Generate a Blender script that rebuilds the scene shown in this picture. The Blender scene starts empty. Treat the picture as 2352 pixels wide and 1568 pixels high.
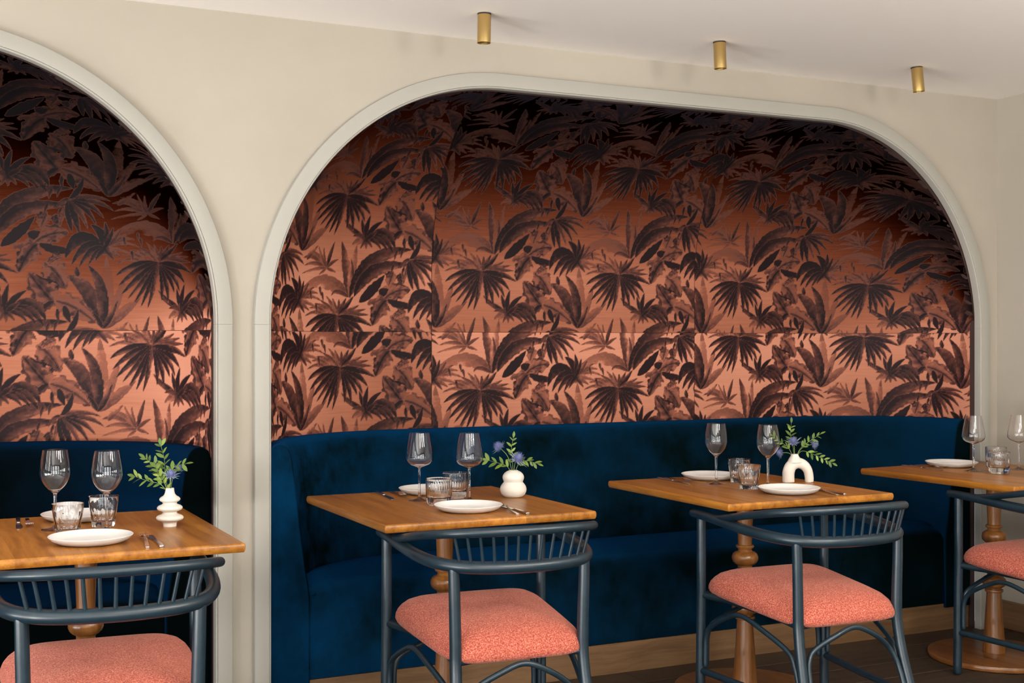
import bpy, math, random
import numpy as np
from mathutils import Vector, Matrix

random.seed(7)
RNG = np.random.default_rng(7)
SC = bpy.context.scene
COL = SC.collection

# ------------------------------------------------------------------ camera
THETA = math.radians(26.0)
CAM_H = 1.28
cam_d = bpy.data.cameras.new('camera')
cam_d.sensor_width = 36.0
cam_d.lens = 2920.0 / 2352.0 * 36.0
cam_d.clip_start = 0.05
cam = bpy.data.objects.new('camera', cam_d)
cam.location = (0, 0, CAM_H)
cam.rotation_euler = (math.radians(90), 0, -THETA)
COL.objects.link(cam)
SC.camera = cam

# ------------------------------------------------------------------ world, lights, exposure
w = bpy.data.worlds.new('world')
SC.world = w
w.use_nodes = True
w.node_tree.nodes['Background'].inputs[0].default_value = (0.80, 0.88, 1.0, 1)
w.node_tree.nodes['Background'].inputs[1].default_value = 0.25
SC.view_settings.view_transform = 'Standard'
SC.view_settings.look = 'None'
SC.view_settings.exposure = 0.25
SC.view_settings.gamma = 1.0
SC.view_settings.use_curve_mapping = False

ROOM_L, ROOM_F = -2.5, -2.4          # left wall x, wall behind the camera y
CEIL = 2.37
WALL_Y = 4.19
RIGHT_X = 4.475
WINDOWS = [  # wall, centre along the wall, width, z0, z1, power
    ('left', -0.9, 1.5, 0.15, 2.2, 125),
    ('left', 1.1, 1.5, 0.15, 2.2, 115),
    ('left', 2.85, 1.5, 0.15, 2.2, 45),
    ('front', -1.7, 1.5, 0.10, 2.3, 22),
    ('front', 0.5, 1.5, 0.10, 2.3, 22),
    ('front', 2.6, 1.4, 0.10, 2.3, 16),
]
GAIN = {'left_sky': 0.3, 'left_ground': 2.75, 'front_sky': 2.0, 'front_ground': 1.7}
FILL_GLOBES = [  # added fill globes out of view: x, y, z, strength
    (0.8, 0.9, 2.02, 14.0), (1.9, 0.8, 2.02, 44.0), (3.0, 0.9, 2.02, 48.0), (4.0, 2.0, 2.0, 6.0)]
for i, (wl, cc, ww, z0, z1, pw) in enumerate(WINDOWS):
  for part in ('sky', 'ground'):         # daylight above, plus an added lower light (tilted up at left for the ceiling)
    ld = bpy.data.lights.new('window_daylight_and_fill', 'AREA')
    ld.shape = 'RECTANGLE'
    ld.size, ld.size_y = ww - 0.02, (z1 - z0) / 2 - 0.02
    ld.energy = pw * GAIN[wl + '_' + part]
    zc = z0 + (z1 - z0) * (0.75 if part == 'sky' else (0.12 if wl == 'left' else 0.25))
    tilt = math.radians(152 if (part == 'ground' and wl == 'left') else 90)
    ld.color = (1.0, 0.985, 0.965)
    lo = bpy.data.objects.new('window_daylight_and_fill', ld)
    if wl == 'left':
        lo.location = (ROOM_L - 0.45, cc, zc)
        lo.rotation_euler = (tilt, 0, math.radians(-90))
    else:
        lo.location = (cc, ROOM_F - 0.45, zc)
        lo.rotation_euler = (tilt, 0, 0)
    COL.objects.link(lo)

# ------------------------------------------------------------------ helpers
def mk(name, verts, faces, mat=None, parent=None, smooth=True, angle=40):
    me = bpy.data.meshes.new(name)
    if isinstance(verts, np.ndarray):
        verts = verts.tolist()
    me.from_pydata(verts, [], faces)
    me.validate()
    if smooth:
        me.polygons.foreach_set('use_smooth', [True] * len(me.polygons))
        if angle is not None:
            me.set_sharp_from_angle(angle=math.radians(angle))
    me.update()
    o = bpy.data.objects.new(name, me)
    if mat is not None:
        me.materials.append(mat)
    COL.objects.link(o)
    if parent is not None:
        o.parent = parent
    return o

def empty(name, loc=(0, 0, 0), rz=0.0, parent=None):
    o = bpy.data.objects.new(name, None)
    o.empty_display_size = 0.1
    o.location = loc
    o.rotation_euler = (0, 0, rz)
    COL.objects.link(o)
    if parent is not None:
        o.parent = parent
    return o

def tag(o, label=None, cat=None, group=None, kind=None):
    if label: o['label'] = label
    if cat: o['category'] = cat
    if group: o['group'] = group
    if kind: o['kind'] = kind
    return o

def copy_tree(o, parent=None):
    kids = list(o.children)
    n = o.copy()
    COL.objects.link(n)
    n.parent = parent
    if parent is not None:
        n.matrix_parent_inverse = o.matrix_parent_inverse.copy()
    for k in kids:
        copy_tree(k, n)
    return n

class MB:
    """collects shapes into one mesh"""
    def __init__(self):
        self.v, self.f = [], []
    def add(self, vs, fs):
        b = len(self.v)
        self.v += [tuple(p) for p in vs]
        self.f += [tuple(i + b for i in q) for q in fs]
        return self
    def box(self, x0, x1, y0, y1, z0, z1):
        vs = [(x0,y0,z0),(x1,y0,z0),(x1,y1,z0),(x0,y1,z0),(x0,y0,z1),(x1,y0,z1),(x1,y1,z1),(x0,y1,z1)]
        return self.add(vs, [(0,3,2,1),(4,5,6,7),(0,1,5,4),(1,2,6,5),(2,3,7,6),(3,0,4,7)])
    def build(self, name, mat, parent=None, smooth=True, angle=40):
        return mk(name, self.v, self.f, mat, parent, smooth, angle)

def lathe_data(prof, n=48, rfun=None):
    """prof: list of (r, z); closed top/bottom where r == 0"""
    vs, fs, rings = [], [], []
    for (r, z) in prof:
        if r <= 1e-6:
            rings.append([len(vs)]); vs.append((0, 0, z))
        else:
            ring = []
            for k in range(n):
                a = 2 * math.pi * k / n
                rr = r if rfun is None else rfun(r, z, a)
                ring.append(len(vs)); vs.append((rr * math.cos(a), rr * math.sin(a), z))
            rings.append(ring)
    for A, B in zip(rings[:-1], rings[1:]):
        if len(A) == 1 and len(B) == 1: continue
        for k in range(n):
            k2 = (k + 1) % n
            if len(A) == 1: fs.append((A[0], B[k2], B[k]))
            elif len(B) == 1: fs.append((A[k], A[k2], B[0]))
            else: fs.append((A[k], A[k2], B[k2], B[k]))
    return vs, fs

def catmull(pts, per=10):
    P = [np.array(p, float) for p in pts]
    P = [2 * P[0] - P[1]] + P + [2 * P[-1] - P[-2]]
    out = []
    for i in range(1, len(P) - 2):
        for k in range(per):
            t = k / per
            a, b, c, d = P[i-1], P[i], P[i+1], P[i+2]
            out.append(0.5 * ((2*b) + (-a + c)*t + (2*a - 5*b + 4*c - d)*t*t + (-a + 3*b - 3*c + d)*t**3))
    out.append(P[-2])
    return np.array(out)

def tube_data(path, rad, n=14, round_ends=True):
    """path (m,3), rad scalar or (m,) -> tube with rounded caps"""
    path = np.asarray(path, float)
    m = len(path)
    rad = np.full(m, rad, float) if np.isscalar(rad) else np.asarray(rad, float)
    tan = np.gradient(path, axis=0)
    tan /= np.linalg.norm(tan, axis=1)[:, None] + 1e-12
    if round_ends:
        pre, prer, post, postr = [], [], [], []
        for a in (80, 55, 28):
            a = math.radians(a)
            pre.append(path[0] - tan[0] * rad[0] * math.sin(a) * 0.8); prer.append(rad[0] * math.cos(a))
            post.append(path[-1] + tan[-1] * rad[-1] * math.sin(a) * 0.8); postr.append(rad[-1] * math.cos(a))
        path = np.vstack([pre, path, post[::-1]])
        rad = np.concatenate([prer, rad, postr[::-1]])
        tan = np.vstack([[tan[0]] * 3, tan, [tan[-1]] * 3])
        m = len(path)
    up = np.array([0, 0, 1.0])
    if abs(tan[0] @ up) > 0.9: up = np.array([1.0, 0, 0])
    nrm = np.cross(tan[0], up); nrm /= np.linalg.norm(nrm)
    vs, fs = [], []
    for i in range(m):
        nrm = nrm - tan[i] * (nrm @ tan[i]); nrm /= np.linalg.norm(nrm)
        bi = np.cross(tan[i], nrm)
        for k in range(n):
            a = 2 * math.pi * k / n
            vs.append(tuple(path[i] + rad[i] * (math.cos(a) * nrm + math.sin(a) * bi)))
    for i in range(m - 1):
        for k in range(n):
            k2 = (k + 1) % n
            fs.append((i*n+k, i*n+k2, (i+1)*n+k2, (i+1)*n+k))
    fs.append(tuple(range(n - 1, -1, -1)))
    fs.append(tuple((m-1)*n + k for k in range(n)))
    return vs, fs

def tube(name, path, rad, mat, parent=None, n=14, round_ends=True):
    return mk(name, *tube_data(path, rad, n, round_ends), mat, parent, angle=60)

# ------------------------------------------------------------------ materials
def new_mat(name):
    m = bpy.data.materials.new(name)
    m.use_nodes = True
    nt = m.node_tree
    return m, nt, nt.nodes['Principled BSDF'], nt.nodes['Material Output']

def N(nt, t, **kw):
    n = nt.nodes.new(t)
    for k, v in kw.items():
        if k in ('inputs',):
            for kk, vv in v.items(): n.inputs[kk].default_value = vv
        else:
            setattr(n, k, v)
    return n

def ramp(nt, fac, stops):
    r = nt.nodes.new('ShaderNodeValToRGB')
    el = r.color_ramp.elements
    while len(el) < len(stops): el.new(0.5)
    for e, (p, c) in zip(el, stops):
        e.position = p; e.color = (*c, 1)
    nt.links.new(fac, r.inputs[0])
    return r.outputs[0]

def noise(nt, vec, scale, detail=4, rough=0.5):
    n = N(nt, 'ShaderNodeTexNoise', inputs={'Scale': scale, 'Detail': detail, 'Roughness': rough})
    if vec is not None: nt.links.new(vec, n.inputs['Vector'])
    return n.outputs['Fac']

def mapping(nt, vec, scale=(1,1,1), loc=(0,0,0), rot=(0,0,0)):
    m = N(nt, 'ShaderNodeMapping', inputs={'Scale': scale, 'Location': loc, 'Rotation': rot})
    nt.links.new(vec, m.inputs['Vector'])
    return m.outputs['Vector']

def bump(nt, h, strength=0.2, dist=0.01):
    b = N(nt, 'ShaderNodeBump', inputs={'Strength': strength, 'Distance': dist})
    nt.links.new(h, b.inputs['Height'])
    return b.outputs['Normal']

def plaster(name, c1, c2, rough=0.85, mott=1.6):
    m, nt, b, out = new_mat(name)
    tc = N(nt, 'ShaderNodeTexCoord').outputs['Object']
    n1 = noise(nt, tc, mott, 5, 0.55)
    col = ramp(nt, n1, [(0.33, c1), (0.67, c2)])
    nt.links.new(col, b.inputs['Base Color'])
    b.inputs['Roughness'].default_value = rough
    b.inputs['Specular IOR Level'].default_value = 0.25
    nt.links.new(bump(nt, noise(nt, tc, 60, 4), 0.06, 0.004), b.inputs['Normal'])
    return m

def plain(name, col, rough=0.5, metal=0.0, spec=0.5):
    m, nt, b, out = new_mat(name)
    b.inputs['Base Color'].default_value = (*col, 1)
    b.inputs['Roughness'].default_value = rough
    b.inputs['Metallic'].default_value = metal
    b.inputs['Specular IOR Level'].default_value = spec
    return m, nt, b

M_WALL = plaster('limewash_plaster', (0.345, 0.312, 0.258), (0.385, 0.348, 0.290))
M_CEIL = plaster('ceiling_paint', (0.88, 0.84, 0.795), (0.90, 0.86, 0.815), mott=0.7)
M_DARKWALL = plaster('dark_painted_wall', (0.10, 0.105, 0.10), (0.13, 0.135, 0.13))
M_TRIM = plaster('trim_paint', (0.325, 0.312, 0.275), (0.34, 0.326, 0.288), rough=0.5, mott=0.8)

def wood(name, dark, mid, light, axis='y', stave=0.0, rough=0.35, scale=1.0, coat=0.0, spec=0.5):
    m, nt, b, out = new_mat(name)
    tc = N(nt, 'ShaderNodeTexCoord').outputs['Object']
    info = N(nt, 'ShaderNodeObjectInfo')
    off = N(nt, 'ShaderNodeVectorMath', operation='MULTIPLY_ADD')
    cmb = N(nt, 'ShaderNodeCombineXYZ')
    for i in range(3): nt.links.new(info.outputs['Random'], cmb.inputs[i])
    nt.links.new(cmb.outputs[0], off.inputs[0])
    off.inputs[1].default_value = (7.3, 11.1, 5.7)
    nt.links.new(tc, off.inputs[2])
    vec = off.outputs[0]
    stretch = {'y': (38, 1.6, 38), 'x': (1.6, 38, 38), 'z': (38, 38, 1.6)}[axis]
    stretch = tuple(s * scale for s in stretch)
    tint = None
    if stave > 0:
        sx = N(nt, 'ShaderNodeSeparateXYZ'); nt.links.new(tc, sx.inputs[0])
        dv = N(nt, 'ShaderNodeMath', operation='DIVIDE'); nt.links.new(sx.outputs[0], dv.inputs[0]); dv.inputs[1].default_value = stave
        ad = N(nt, 'ShaderNodeMath', operation='ADD'); nt.links.new(dv.outputs[0], ad.inputs[0]); ad.inputs[1].default_value = 10.35
        fl = N(nt, 'ShaderNodeMath', operation='FLOOR'); nt.links.new(ad.outputs[0], fl.inputs[0])
        ad2 = N(nt, 'ShaderNodeMath', operation='MULTIPLY_ADD'); nt.links.new(info.outputs['Random'], ad2.inputs[0]); ad2.inputs[1].default_value = 31.0
        nt.links.new(fl.outputs[0], ad2.inputs[2])
        wn = N(nt, 'ShaderNodeTexWhiteNoise', noise_dimensions='1D'); nt.links.new(ad2.outputs[0], wn.inputs['W'])
        tint = wn.outputs['Value']
        o2 = N(nt, 'ShaderNodeVectorMath', operation='MULTIPLY_ADD')
        nt.links.new(wn.outputs['Color'], o2.inputs[0]); o2.inputs[1].default_value = (3, 9, 3)
        nt.links.new(vec, o2.inputs[2]); vec = o2.outputs[0]
    warp = noise(nt, vec, 3.0, 3)
    wv = N(nt, 'ShaderNodeVectorMath', operation='MULTIPLY_ADD')
    nt.links.new(warp, wv.inputs[0]); wv.inputs[1].default_value = (0.05, 0.05, 0.05); nt.links.new(vec, wv.inputs[2])
    g1 = noise(nt, mapping(nt, wv.outputs[0], stretch), 1.0, 6, 0.62)
    g2 = noise(nt, mapping(nt, wv.outputs[0], tuple(s * 6 for s in stretch)), 1.0, 3, 0.6)
    mx = N(nt, 'ShaderNodeMath', operation='MULTIPLY_ADD')
    nt.links.new(g2, mx.inputs[0]); mx.inputs[1].default_value = 0.22; nt.links.new(g1, mx.inputs[2])
    col = ramp(nt, mx.outputs[0], [(0.42, dark), (0.58, mid), (0.76, light)])
    if tint is not None:
        tr = N(nt, 'ShaderNodeMapRange', inputs={'To Min': 0.78, 'To Max': 1.14}); nt.links.new(tint, tr.inputs['Value'])
        mm = N(nt, 'ShaderNodeMix', data_type='RGBA', blend_type='MULTIPLY'); mm.inputs['Factor'].default_value = 1.0
        nt.links.new(col, mm.inputs[6]); nt.links.new(tr.outputs[0], mm.inputs[7]); col = mm.outputs[2]
    nt.links.new(col, b.inputs['Base Color'])
    b.inputs['Roughness'].default_value = rough
    b.inputs['Specular IOR Level'].default_value = spec
    b.inputs['Coat Weight'].default_value = coat
    b.inputs['Coat Roughness'].default_value = 0.22
    nt.links.new(bump(nt, g2, 0.05, 0.002), b.inputs['Normal'])
    return m

M_OAK = wood('oiled_oak_top', (0.19, 0.062, 0.0065), (0.295, 0.108, 0.0115), (0.41, 0.168, 0.024), 'y', stave=0.16, rough=0.36, coat=0.10, spec=0.35)
M_OAK_BASE_SHADED = wood('shaded_oak_base', (0.10, 0.034, 0.007), (0.17, 0.060, 0.012), (0.24, 0.092, 0.021), 'y', stave=0.2, rough=0.35, coat=0.3)  # oak darkened in the colour for the shade under the tables
M_OAK_V = wood('oiled_oak_turned', (0.13, 0.046, 0.009), (0.21, 0.078, 0.016), (0.285, 0.115, 0.027), 'z', rough=0.3, coat=0.3)
M_SKIRT = wood('skirting_oak', (0.105, 0.053, 0.021), (0.145, 0.076, 0.031), (0.185, 0.101, 0.044), 'x', rough=0.5)
M_SKIRT_Y = wood('skirting_oak_side', (0.105, 0.053, 0.021), (0.145, 0.076, 0.031), (0.185, 0.101, 0.044), 'y', rough=0.5)
M_FLOOR = wood('dark_oak_floor', (0.024, 0.0145, 0.0075), (0.038, 0.024, 0.0125), (0.054, 0.035, 0.019), 'x', rough=0.5)

# navy bentwood lacquer
M_NAVY, _nt, _b = plain('navy_lacquer', (0.0065, 0.019, 0.029), 0.34)
_tc = N(_nt, 'ShaderNodeTexCoord').outputs['Object']
_nt.links.new(ramp(_nt, noise(_nt, _tc, 30, 4), [(0.3, (0.0050, 0.0155, 0.0245)), (0.7, (0.008, 0.022, 0.033))]), _b.inputs['Base Color'])
_nt.links.new(bump(_nt, noise(_nt, _tc, 90, 3), 0.05, 0.002), _b.inputs['Normal'])

# coral boucle seat
M_CORAL, _nt, _b = plain('coral_boucle', (0.55, 0.17, 0.12), 0.9, spec=0.2)
_tc = N(_nt, 'ShaderNodeTexCoord').outputs['Object']
_v = N(_nt, 'ShaderNodeTexVoronoi', inputs={'Scale': 330.0}); _nt.links.new(_tc, _v.inputs['Vector'])
_nn = noise(_nt, _tc, 260, 3, 0.6)
_ad = N(_nt, 'ShaderNodeMath', operation='MULTIPLY_ADD'); _nt.links.new(_v.outputs['Distance'], _ad.inputs[0]); _ad.inputs[1].default_value = -0.35
_nt.links.new(_nn, _ad.inputs[2])
_nt.links.new(ramp(_nt, _ad.outputs[0], [(0.16, (0.24, 0.040, 0.026)), (0.36, (0.41, 0.100, 0.064)), (0.56, (0.61, 0.235, 0.165))]), _b.inputs['Base Color'])
_nt.links.new(bump(_nt, _ad.outputs[0], 0.45, 0.003), _b.inputs['Normal'])
_b.inputs['Sheen Weight'].default_value = 0.25
_b.inputs['Sheen Tint'].default_value = (1.0, 0.6, 0.5, 1)

# blue velvet: pile shade by view angle put into the colour, in patches
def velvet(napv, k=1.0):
    m, nt, b, out = new_mat('blue_velvet')
    tc = N(nt, 'ShaderNodeTexCoord').outputs['Object']
    geo = N(nt, 'ShaderNodeNewGeometry')
    n1 = noise(nt, tc, 4.5, 6, 0.62)
    n2 = noise(nt, mapping(nt, tc, (30, 30, 12)), 1.0, 4, 0.6)
    ad = N(nt, 'ShaderNodeMath', operation='MULTIPLY_ADD'); nt.links.new(n2, ad.inputs[0]); ad.inputs[1].default_value = 0.25; nt.links.new(n1, ad.inputs[2])
    # assumed sideways pile lean, uneven, steers that shade
    jit = N(nt, 'ShaderNodeMapRange', inputs={'From Min': 0.35, 'From Max': 0.9, 'To Min': 0.45, 'To Max': 1.6}); nt.links.new(ad.outputs[0], jit.inputs['Value'])
    sc = N(nt, 'ShaderNodeVectorMath', operation='SCALE'); sc.inputs[0].default_value = napv; nt.links.new(jit.outputs[0], sc.inputs['Scale'])
    pad = N(nt, 'ShaderNodeVectorMath', operation='ADD'); nt.links.new(geo.outputs['Normal'], pad.inputs[0]); nt.links.new(sc.outputs[0], pad.inputs[1])
    pn = N(nt, 'ShaderNodeVectorMath', operation='NORMALIZE'); nt.links.new(pad.outputs[0], pn.inputs[0])
    lw = N(nt, 'ShaderNodeLayerWeight', inputs={'Blend': 0.5}); nt.links.new(pn.outputs[0], lw.inputs['Normal'])
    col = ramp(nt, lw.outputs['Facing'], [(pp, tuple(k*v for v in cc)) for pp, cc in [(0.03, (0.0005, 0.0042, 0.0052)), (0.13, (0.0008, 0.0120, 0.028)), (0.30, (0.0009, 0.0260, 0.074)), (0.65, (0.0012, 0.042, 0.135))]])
    nt.links.new(col, b.inputs['Base Color'])
    b.inputs['Roughness'].default_value = 0.85
    b.inputs['Specular IOR Level'].default_value = 0.02
    nt.links.new(bump(nt, ad.outputs[0], 0.25, 0.02), b.inputs['Normal'])
    return m
M_VELVET = velvet((-1.4, 0.0, 0.1))
M_VELVET_LEFT = velvet((-0.3, 0.0, 0.05), 0.32)  # left bench: same velvet with deeper pile shade in the colour

M_PORC, _nt, _b = plain('white_porcelain', (0.76, 0.76, 0.74), 0.28)
M_VASE, _nt, _b = plain('matt_bisque', (0.68, 0.635, 0.565), 0.75, spec=0.3)
_tc = N(_nt, 'ShaderNodeTexCoord').outputs['Object']
_nt.links.new(bump(_nt, noise(_nt, _tc, 180, 3), 0.08, 0.002), _b.inputs['Normal'])
M_STEEL, _nt, _b = plain('polished_steel', (0.66, 0.65, 0.63), 0.17, 1.0)
M_BRASS, _nt, _b = plain('brushed_brass', (0.62, 0.43, 0.17), 0.34, 1.0)
_tc = N(_nt, 'ShaderNodeTexCoord').outputs['Object']
_nt.links.new(bump(_nt, noise(_nt, mapping(_nt, _tc, (400, 400, 8)), 1.0, 3), 0.05, 0.001), _b.inputs['Normal'])
M_BLACK, _nt, _b = plain('black_plastic', (0.012, 0.011, 0.01), 0.5)
M_LEAF, _nt, _b = plain('leaf_green', (0.16, 0.30, 0.035), 0.45, spec=0.35)
_info = N(_nt, 'ShaderNodeObjectInfo')
_nt.links.new(ramp(_nt, _info.outputs['Random'], [(0.0, (0.065, 0.115, 0.020)), (0.55, (0.125, 0.195, 0.032)), (1.0, (0.23, 0.31, 0.065))]), _b.inputs['Base Color'])
_b.inputs['Subsurface Weight'].default_value = 0.0
M_STEM, _nt, _b = plain('stem_green', (0.16, 0.22, 0.06), 0.6)
M_THISTLE, _nt, _b = plain('thistle_blue', (0.14, 0.165, 0.34), 0.7)
M_BRACT, _nt, _b = plain('thistle_bract', (0.26, 0.31, 0.36), 0.6)
M_WINFRAME, _nt, _b = plain('window_frame_paint', (0.08, 0.075, 0.07), 0.5)

def glass_mat(name, clear, ior=1.45, rough=0.0):
    """clear share lets straight light through (thin-walled), the rest refracts"""
    m = bpy.data.materials.new(name); m.use_nodes = True
    nt = m.node_tree; nt.nodes.clear()
    out = N(nt, 'ShaderNodeOutputMaterial')
    fr = N(nt, 'ShaderNodeFresnel')
    gm = N(nt, 'ShaderNodeNewGeometry')      # thin wall: the same reflectance on both of its faces
    mr = N(nt, 'ShaderNodeMapRange', inputs={'To Min': ior, 'To Max': 1.0 / ior})
    nt.links.new(gm.outputs['Backfacing'], mr.inputs['Value']); nt.links.new(mr.outputs[0], fr.inputs['IOR'])
    tr = N(nt, 'ShaderNodeBsdfTransparent'); tr.inputs[0].default_value = (0.985, 0.985, 0.98, 1)
    gl = N(nt, 'ShaderNodeBsdfGlossy'); gl.inputs['Roughness'].default_value = rough; gl.inputs[0].default_value = (1, 1, 1, 1)
    mx = N(nt, 'ShaderNodeMixShader'); nt.links.new(fr.outputs[0], mx.inputs[0])
    nt.links.new(tr.outputs[0], mx.inputs[1]); nt.links.new(gl.outputs[0], mx.inputs[2])
    if clear >= 1.0:
        nt.links.new(mx.outputs[0], out.inputs[0])
    else:
        g = N(nt, 'ShaderNodeBsdfGlass'); g.inputs['IOR'].default_value = ior; g.inputs['Roughness'].default_value = rough
        m2 = N(nt, 'ShaderNodeMixShader'); m2.inputs[0].default_value = 1 - clear
        nt.links.new(mx.outputs[0], m2.inputs[1]); nt.links.new(g.outputs[0], m2.inputs[2])
        nt.links.new(m2.outputs[0], out.inputs[0])
    return m
M_GLASS_THIN = glass_mat('thin_glass', 0.0, 1.45)
M_GLASS = glass_mat('solid_glass', 0.0, 1.47)
M_PANE = glass_mat('window_glass', 1.0, 1.2)

# ------------------------------------------------------------------ arch geometry shared by wall, trim, lining and bench
SPRING = 1.337
R_ARCH = 0.86
DEPTH = 0.55
INSET = 0.65
FRONT_Y = 4.20
SEAM_Z = 1.318
BAYS = {'main': (1.139, 4.350), 'left': (-2.258, 0.953)}

def arch_z(X, x0, x1, grow=0.0):
    a0, a1 = x0 - grow, x1 + grow
    R = R_ARCH + grow
    if X <= a0 or X >= a1: return SPRING
    if X < x0 + R_ARCH:
        return SPRING + math.sqrt(max(0, R*R - (x0 + R_ARCH - X)**2))
    if X > x1 - R_ARCH:
        return SPRING + math.sqrt(max(0, R*R - (X - x1 + R_ARCH)**2))
    return SPRING + R

def inset_dist(X, Z, x0, x1):
    """distance of (X, Z) inside the arched opening from its outline (arrays)"""
    X = np.asarray(X, float); Z = np.asarray(Z, float)
    dside = np.minimum(X - x0, x1 - X)
    dtop = SPRING + R_ARCH - Z
    cx = np.where(X < (x0 + x1) / 2, x0 + R_ARCH, x1 - R_ARCH)
    inx = np.abs(X - (x0 + x1) / 2) > (x1 - x0) / 2 - R_ARCH
    darc = R_ARCH - np.hypot(X - cx, Z - SPRING)
    d = np.where(Z <= SPRING, dside, np.where(inx, darc, dtop))
    d = np.where((Z > SPRING) & ~inx, np.minimum(dtop, 9), d)
    return np.clip(d, 0, None)

def lining_y(X, Z, x0, x1):
    d = inset_dist(X, Z, x0, x1)
    cp = np.clip(1 - d / INSET, 0, 1)
    return FRONT_Y + DEPTH * np.sqrt(1 - cp * cp)

def plan_curve(x0, x1, off=0.0, n=60, y_front=FRONT_Y):
    """U-shaped plan of the niche, inset by off, as a list of (x, y) with arc length"""
    pts = []
    a, b = INSET, DEPTH
    for k in range(n + 1):
        t = (k / n) * math.pi / 2
        pts.append((x0 + a * (1 - math.cos(t)), FRONT_Y + b * math.sin(t)))
    for k in range(1, 40):
        pts.append((x0 + a + (x1 - x0 - 2*a) * k / 40, FRONT_Y + b))
    for k in range(n + 1):
        t = (1 - k / n) * math.pi / 2
        pts.append((x1 - a * (1 - math.cos(t)), FRONT_Y + b * math.sin(t)))
    P = np.array(pts)
    T = np.gradient(P, axis=0); T /= np.linalg.norm(T, axis=1)[:, None]
    nrm = np.stack([T[:, 1], -T[:, 0]], axis=1)   # pointing into the niche space
    return P + nrm * off, nrm

# ------------------------------------------------------------------ structure: back wall with two arched openings
def build_wall():
    xs = [ROOM_L, RIGHT_X]
    g = 0.02
    for (x0, x1) in BAYS.values():
        xs += [x0 - g, x1 + g]
        for k in range(0, 41):
            a = math.pi / 2 * k / 40
            xs += [x0 + R_ARCH - (R_ARCH + g) * math.cos(a), x1 - R_ARCH + (R_ARCH + g) * math.cos(a)]
    xs = sorted(set(round(x, 5) for x in xs))
    m = MB()
    for xa, xb in zip(xs[:-1], xs[1:]):
        mid = (xa + xb) / 2
        za = zb = 0.0
        for (x0, x1) in BAYS.values():
            if x0 - g < mid < x1 + g:
                za, zb = arch_z(xa, x0, x1, g), arch_z(xb, x0, x1, g)
        m.add([(xa, WALL_Y, za), (xb, WALL_Y, zb), (xb, WALL_Y, CEIL), (xa, WALL_Y, CEIL)], [(0, 1, 2, 3)])
        if za > 0 and mid < 99:   # short return behind the trim
            m.add([(xa, WALL_Y, za), (xb, WALL_Y, zb), (xb, WALL_Y + 0.02, zb), (xa, WALL_Y + 0.02, za)], [(0, 3, 2, 1)])
    o = m.build('wall_back', M_WALL, smooth=False)
    tag(o, kind='structure', label='cream limewashed plaster wall with two wide arched openings')
build_wall()

def plane(name, verts, mat, label=None):
    o = mk(name, verts, [tuple(range(len(verts)))], mat, smooth=False)
    tag(o, kind='structure', label=label)
    return o
plane('ceiling', [(ROOM_L, ROOM_F, CEIL), (ROOM_L, WALL_Y, CEIL), (RIGHT_X, WALL_Y, CEIL), (RIGHT_X, ROOM_F, CEIL)], M_CEIL, 'smooth off-white painted ceiling')
plane('wall_right', [(RIGHT_X, WALL_Y, 0), (RIGHT_X, ROOM_F, 0), (RIGHT_X, ROOM_F, CEIL), (RIGHT_X, WALL_Y, CEIL)], M_WALL, 'cream plaster side wall at the right edge')

# walls with the windows the daylight comes through (outside the frame)
def window_wall(name, side):
    m = MB()
    wins = sorted([q for q in WINDOWS if q[0] == side], key=lambda q: q[1])
    lo, hi = (ROOM_F, WALL_Y) if side == 'left' else (ROOM_L, RIGHT_X)
    def rect(a, b, z0, z1):
        if side == 'left':
            m.add([(ROOM_L, a, z0), (ROOM_L, b, z0), (ROOM_L, b, z1), (ROOM_L, a, z1)], [(0, 1, 2, 3)])
        else:
            m.add([(a, ROOM_F, z0), (b, ROOM_F, z0), (b, ROOM_F, z1), (a, ROOM_F, z1)], [(3, 2, 1, 0)])
    cur = lo
    for (_, cc, ww, z0, z1, _) in wins:
        a, b = cc - ww/2, cc + ww/2
        rect(cur, a, 0, CEIL); rect(a, b, 0, z0); rect(a, b, z1, CEIL)
        cur = b
    rect(cur, hi, 0, CEIL)
    tag(m.build(name, M_DARKWALL, smooth=False), kind='structure')
window_wall('wall_left', 'left')
window_wall('wall_front', 'front')
for i, (side, cc, ww, z0, z1, _) in enumerate(WINDOWS):
    f = MB(); t = 0.05; dd = 0.07
    a, b = cc - ww/2, cc + ww/2
    bars = [(a, a+t, z0, z1), (b-t, b, z0, z1), (a, b, z0, z0+t), (a, b, z1-t, z1),
            (cc-0.12, cc+0.12, z0, z1), (a, b, z0 + (z1-z0)*0.66, z0 + (z1-z0)*0.66 + 0.03)]
    for (p, q, r, s) in bars:
        if side == 'left': f.box(ROOM_L - dd, ROOM_L, p, q, r, s)
        else: f.box(p, q, ROOM_F - dd, ROOM_F, r, s)
    wo = empty('window_%d' % (i + 1)); tag(wo, kind='structure')
    f.build('window_frame', M_WINFRAME, wo, smooth=False)
    if side == 'left':
        pv = [(ROOM_L-0.05, a, z0), (ROOM_L-0.05, b, z0), (ROOM_L-0.05, b, z1), (ROOM_L-0.05, a, z1)]
    else:
        pv = [(a, ROOM_F-0.05, z0), (b, ROOM_F-0.05, z0), (b, ROOM_F-0.05, z1), (a, ROOM_F-0.05, z1)]
    mk('pane', pv, [(0, 1, 2, 3)], M_PANE, wo, smooth=False)

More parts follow.
